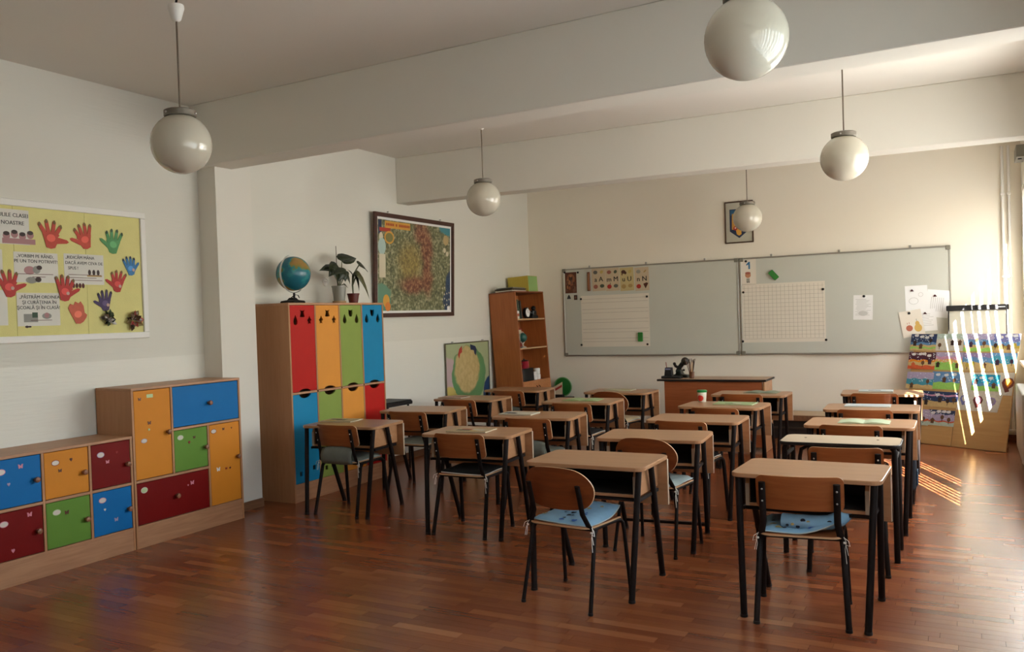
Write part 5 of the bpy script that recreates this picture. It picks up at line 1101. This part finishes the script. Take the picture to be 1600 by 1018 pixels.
# ------------------------------------------------------------------ painted screens and flip chart near the window
PO = Vector((-.214, 10.464, 0)); E1 = Vector((.878, -.479, 0)).normalized(); tl = R(15.3); nb_ = Vector((.479, .878, 0)).normalized(); E2 = (nb_*math.sin(tl)+Vector((0, 0, math.cos(tl)))).normalized(); PN = E1.cross(E2)
def onp(u, v):
    d_ = ray(u, v); q = EYE+d_*((PO-EYE).dot(PN)/d_.dot(PN)); r_ = q-PO; return r_.dot(E1), r_.dot(E2)
PM = frame(PO, E1, E2)
SCR = wood('screen_wood', 'b08a56', 'bd9862', 'x', .45, 3)
for x0, x1, l_ in ((-.558, -.003, 'left wooden screen panel covered with children\'s paintings'), (.003, .562, 'right wooden screen panel leaning, striped by sunlight')):
    e = empty('display_panel'); e.matrix_world = PM @ Matrix.Translation(((x0+x1)/2, 0.006, -.001)); tag(e, l_, 'display panel', 'two leaning display panels'); hw_ = (x1-x0)/2
    MB().box(-hw_, hw_, 0, 1.23, -.018, 0, SCR).build('board', e, bev=.002)
    for yy in (.10, 1.12): MB().box(-hw_+.03, hw_-.03, yy-.02, yy+.02, -.036, -.0182, BEECHX).build('batten', e, bev=.002)
PC = {k: mat('paint_'+k, c_, .6, .25, 40) for k, c_ in dict(navy='22365c', sky='5a86b0', lilac='a59ab8', mauve='8a7aa2', teal='3f8ea2', turq='1690b4', grass='86a24c', sand='bfa670', lime='8cc05a', rust='c0562c', maroon='4a1c30', pink='c08aa4', peach='d0a060', paper='c4c0b0', mint='a9bcae', gold='b09a3c', brown='5a3c22', dbrown='2e1c16', cloud='ccd4dc', plum='3a2038', orange='c8642c', grey='8a8488', white='d2d0c8', violet='6a6c9e').items()}
def painting(label, u0, v0, u1, v1, bands, houses, clouds, seed, z=None, slant=0):
    if z is None: z = .0006+.0042*(seed % 2)
    a_, c_ = onp(u0, v0), onp(u1, v1); x0, y1 = a_; x1, y0 = c_; wd, hg = x1-x0, y1-y0; rg = random.Random(seed); sh = []; y = hg/2; n_ = 12
    for fr_, cl in bands:
        yb = y-fr_*hg
        top = [(-wd/2+wd*k/n_, y+(0 if y > hg/2-.001 else .006*math.sin(k*1.3+seed+y*30))) for k in range(n_+1)]
        sh.append(([(-wd/2, -hg/2), (wd/2, -hg/2)]+top[::-1], PC[cl])); y = yb
    for k in range(26): sh.append((ell(rg.uniform(-.46, .46)*wd, rg.uniform(-.05, .44)*hg, .0035+rg.random()*.003, .006, 6), PC['cloud']))
    for k in range(clouds):
        cx_ = (-.38+.76*(k+.5)/clouds+rg.uniform(-.04, .04))*wd; cy2 = hg*rg.uniform(.24, .40); sh += [(ell(cx_, cy2, .026, .015, 12), PC['white']), (ell(cx_, cy2, .018, .009, 10), PC['cloud']), (ell(cx_+.012, cy2+.008, .012, .010, 9), PC['white'])]
    for hx_, hy_, kind, cl in houses:
        X, Y = hx_*wd, hy_*hg
        if kind == 'h': sh += [([(X-.018, Y-.03), (X+.018, Y-.03), (X+.018, Y+.006), (X+.030, Y+.006), (X, Y+.034), (X-.030, Y+.006), (X-.018, Y+.006)], PC[cl])]
        else: sh += [(rect(X-.003, Y-.036, X+.003, Y), PC['dbrown']), (ell(X, Y+.012, .020, .024, 10), PC[cl])]
    M_ = PM @ Matrix.Translation(((x0+x1)/2, (y0+y1)/2, z)) @ Matrix.Rotation(slant, 4, 'Z')
    g_ = .002; sheet('painting', label, 'painting', M_, rect(-wd/2+g_, -hg/2+g_, wd/2-g_, hg/2-g_), PC['paper'], [([(max(-wd/2+g_, min(wd/2-g_, x)), max(-hg/2+g_, min(hg/2-g_, y_))) for x, y_ in pts], m_) for pts, m_ in sh], group='children\'s paintings on the display panels')
painting('navy night-sky painting in the top left corner of the screens', 1425, 521.5, 1462, 548.5, [(.5, 'navy'), (.15, 'sky'), (.12, 'sand'), (.1, 'lime'), (.13, 'sand')], [(-.32, -.05, 'h', 'dbrown'), (-.08, -.22, 'h', 'brown'), (.28, .05, 't', 'dbrown')], 4, 1)
painting('pale unfinished painting with two dog-eared houses, top row', 1462.5, 521, 1506, 548.5, [(.3, 'mint'), (.7, 'paper')], [(.1, -.02, 'h', 'dbrown'), (.34, -.02, 'h', 'brown'), (-.32, -.22, 't', 'brown')], 0, 2)
painting('lilac painting with dark house and round tree, top row', 1508, 521, 1551, 549.5, [(.35, 'lilac'), (.3, 'sky'), (.15, 'sand'), (.2, 'lime')], [(-.24, -.1, 'h', 'plum'), (-.06, .08, 't', 'brown'), (.2, -.1, 't', 'brown')], 0, 3)
painting('dark violet painting with clouds and gold grass, top right', 1551.5, 521, 1593, 549.5, [(.45, 'violet'), (.2, 'sky'), (.15, 'gold'), (.2, 'sand')], [(-.35, -.22, 't', 'dbrown'), (-.12, -.22, 'h', 'brown'), (.12, -.24, 'h', 'brown'), (.32, -.2, 't', 'gold')], 5, 4)
painting('maroon and orange sunset painting, second row left', 1421.5, 549.5, 1460.5, 577.5, [(.45, 'maroon'), (.12, 'orange'), (.2, 'sand'), (.23, 'rust')], [(-.3, -.25, 'h', 'rust'), (.05, -.18, 't', 'brown'), (.3, -.05, 'h', 'plum')], 4, 5)
painting('pink sky painting over green meadow, second row', 1461.5, 549.5, 1503, 579, [(.25, 'lilac'), (.15, 'pink'), (.15, 'peach'), (.45, 'lime')], [(-.35, -.2, 'h', 'dbrown'), (.32, -.22, 'h', 'brown'), (.1, .0, 'h', 'peach')], 1, 6)
painting('blue painting with yellow field and brown trees, second row', 1505.5, 550.5, 1546, 580, [(.25, 'mauve'), (.3, 'sky'), (.45, 'sand')], [(-.3, -.25, 't', 'gold'), (-.1, -.15, 't', 'gold'), (.3, -.2, 'h', 'brown')], 0, 7)
painting('blue painting with a dark purple house, second row right', 1546.5, 550.5, 1587.5, 580.5, [(.2, 'sky'), (.4, 'teal'), (.4, 'sand')], [(-.18, -.02, 'h', 'plum'), (.32, -.02, 't', 'plum')], 0, 8)
painting('lilac and teal painting, third row left', 1418.5, 580, 1457, 608.5, [(.4, 'lilac'), (.35, 'teal'), (.25, 'sand')], [(-.28, -.3, 'h', 'brown'), (.3, -.1, 't', 'brown')], 0, 9)
painting('blue painting over bright green meadow, third row', 1457.5, 579.5, 1498.5, 609.5, [(.6, 'sky'), (.4, 'lime')], [(-.05, .05, 'h', 'brown'), (.3, -.02, 't', 'brown')], 3, 10)
painting('blue painting with pink cloud streak, fourth row', 1438, 609.5, 1495.5, 638, [(.2, 'navy'), (.1, 'pink'), (.32, 'navy'), (.38, 'sand')], [(-.3, -.22, 'h', 'dbrown'), (.05, -.02, 'h', 'dbrown'), (.25, -.15, 't', 'dbrown'), (.4, -.05, 't', 'brown')], 1, 11)
painting('navy and lilac painting with lollipop trees, bottom row', 1451, 638.5, 1490, 667, [(.28, 'navy'), (.4, 'lilac'), (.08, 'rust'), (.24, 'mint')], [(-.3, -.2, 'h', 'brown'), (.05, -.02, 't', 'brown'), (.3, -.15, 't', 'brown')], 4, 12)
painting('lilac painting half hidden behind the farthest desk, bottom row', 1425, 637.5, 1450.5, 665, [(.6, 'lilac'), (.12, 'rust'), (.28, 'mint')], [(.2, -.15, 't', 'dbrown')], 0, 13)
painting('small turquoise painting pinned on the grey sheet', 1520.5, 584, 1561, 612, [(.55, 'turq'), (.15, 'sky'), (.3, 'lime')], [(-.35, .05, 'h', 'dbrown'), (.05, -.1, 't', 'grass'), (.3, -.15, 'h', 'brown')], 2, 14, .0055)
# grey sheets with balloon drawings
a_, c_ = onp(1498, 581.5), onp(1560, 643); 
GSH = PC['paper']
def bulb(cx_, cy2, s, m1, m2): return [([(cx_+s*x, cy2+s*y) for x, y in [(-.1, -.5), (.18, -.42), (.12, -.25), (.38, -.05), (.46, .22), (.3, .48), (.02, .56), (-.26, .44), (-.38, .18), (-.3, -.06), (-.2, -.25)]][::1], m1), ([(cx_+.04*s+s*.6*x, cy2+.12*s+s*.6*y) for x, y in [(.0, -.45), (.38, -.05), (.46, .22), (.3, .48), (.02, .56), (-.26, .44), (-.38, .18), (-.3, -.06)]], m2)]
p1, p2, p3, p4 = onp(1505, 581.5), onp(1578, 582.5), onp(1558, 644.5), onp(1494, 639.5)
sh = bulb(*onp(1505.5, 625), .105, PC['violet'], PC['paper'])+bulb(*onp(1527, 628), .125, mat('bulb_maroon', '5c2420', .6), PC['pink'])+bulb(*onp(1548, 630), .115, PC['mauve'], PC['grey'])
sheet('drawing_sheet', 'grey sheet with three balloon-shaped drawings on the right panel', 'drawing', PM @ Matrix.Translation((0, 0, .0006)), [p4, p3, p2, p1], GSH, sh)
p1, p2, p3, p4 = onp(1563, 582), onp(1586.5, 582), onp(1581, 618), onp(1559, 617)
sheet('drawing_sheet', 'grey sheet with one orange balloon-shaped drawing at the panel edge', 'drawing', PM @ Matrix.Translation((0, 0, .0034)), [p4, p3, p2, p1], GSH, bulb(*onp(1574, 602), .15, mat('bulb_brown', '6a2e20', .6), PC['orange']))
# flip chart
t = empty('flip_chart'); fa = R(10); t.matrix_world = Matrix.Translation((.063, 11.02, 1.465)) @ Matrix.Rotation(R(-1.6), 4, 'Z') @ Matrix.Rotation(-fa, 4, 'X'); tag(t, 'flip chart with black clamp bar behind the painted screens', 'flip chart')
MB().box(-.272, .272, -.012, 0, -.92, -.02, mat('flip_surface', 'b9b6a6', .35)).build('board', t, bev=.002)
for s in (-1, 1): MB().box(s*.276-.006, s*.276+.006, -.016, .004, -.93, -.02, BLACKP).build('frame_rail', t, bev=.002)
MB().prism(rrect(.60, .058, .012, 4), .004, .034, BLACKP, 'y').build('clamp_bar', t, loc=(0, -.045, 0), bev=.004); MB().box(.19, .265, -.0425, -.0412, -.004, .004, WHITE).build('label_strip', t)
MB().prism(rrect(.012, .05, .004, 3), -.0485, -.0412, BLACKP, 'y').build('clamp_latch', t)
for s in (-1, 1): MB().sweep([(s*.22, .006, -.5), (s*.26, -.03, -1.455)], .011, .011, BLACK).build('leg', t, smooth=50)
# ------------------------------------------------------------------ radiator, pipes, curtain box by the window
t = tag(empty('radiator', (.41, 9.15, 0)), 'grey ribbed radiator under the far window', 'radiator'); RAD = mat('radiator_paint', 'a9a69c', .4)
for k_ in range(18):
    y = -.55+k_*.065; MB().prism(rrect(.10, .056, .02, 4), .14, .74, RAD).build('column', t, loc=(0, y, 0), bev=.012, seg=2)
for z_ in (.19, .69): MB().sweep([(0, -.57, z_), (0, .57, z_)], .018, .018, RAD).build('header', t, smooth=50)
for y in (-.42, .42): MB().sweep([(0, y, 0), (0, y, .16)], .016, .016, STEEL).build('foot', t, smooth=50)
MB().lathe([(.02, 0), (.026, .02), (.02, .06)], STEEL, (0, -.62, .16), 14).build('valve', t, smooth=40)
for x_, l_ in ((.325, 'left white heating pipe in the corner by the window'), (.385, 'right white heating pipe in the corner by the window')):
    t = tag(empty('heating_pipe', (x_, YB-.035, 0)), l_, 'pipe', 'heating pipes'); MB().sweep([(0, 0, .08), (0, 0, ZN+.4)], .014, .014, WHITEP, n=12).build('pipe', t, smooth=60)
    for z_ in (.9, 1.8, 2.7): MB().box(-.02, .02, -.018, .032, z_-.012, z_+.012, WHITEP).build('pipe_clip', t, bev=.003)
t = tag(empty('curtain_box', (.455, 10.35, 2.95)), 'grey rail bracket high on the window wall', 'bracket')
MB().box(-.035, .043, -.22, .22, .0, .12, mat('bracket_grey', '7a766a', .6)).build('body', t, bev=.004); MB().lathe([(.018, -.01), (.018, -.0005)], BLACKP, (0, -.1, .0), 12).build('end_plug', t)
# floor-level pipe ledge in the far right corner
t = tag(empty('pipe_ledge', (.30, YB-.06, 0)), 'white boxed ledge along the foot of the far right corner', 'ledge')
MB().box(-.12, .18, -.02, .042, .10, .125, WHITEP).build('top', t, bev=.002); MB().box(-.12, .18, -.005, .042, .071, .0998, WHITEP).build('front', t)
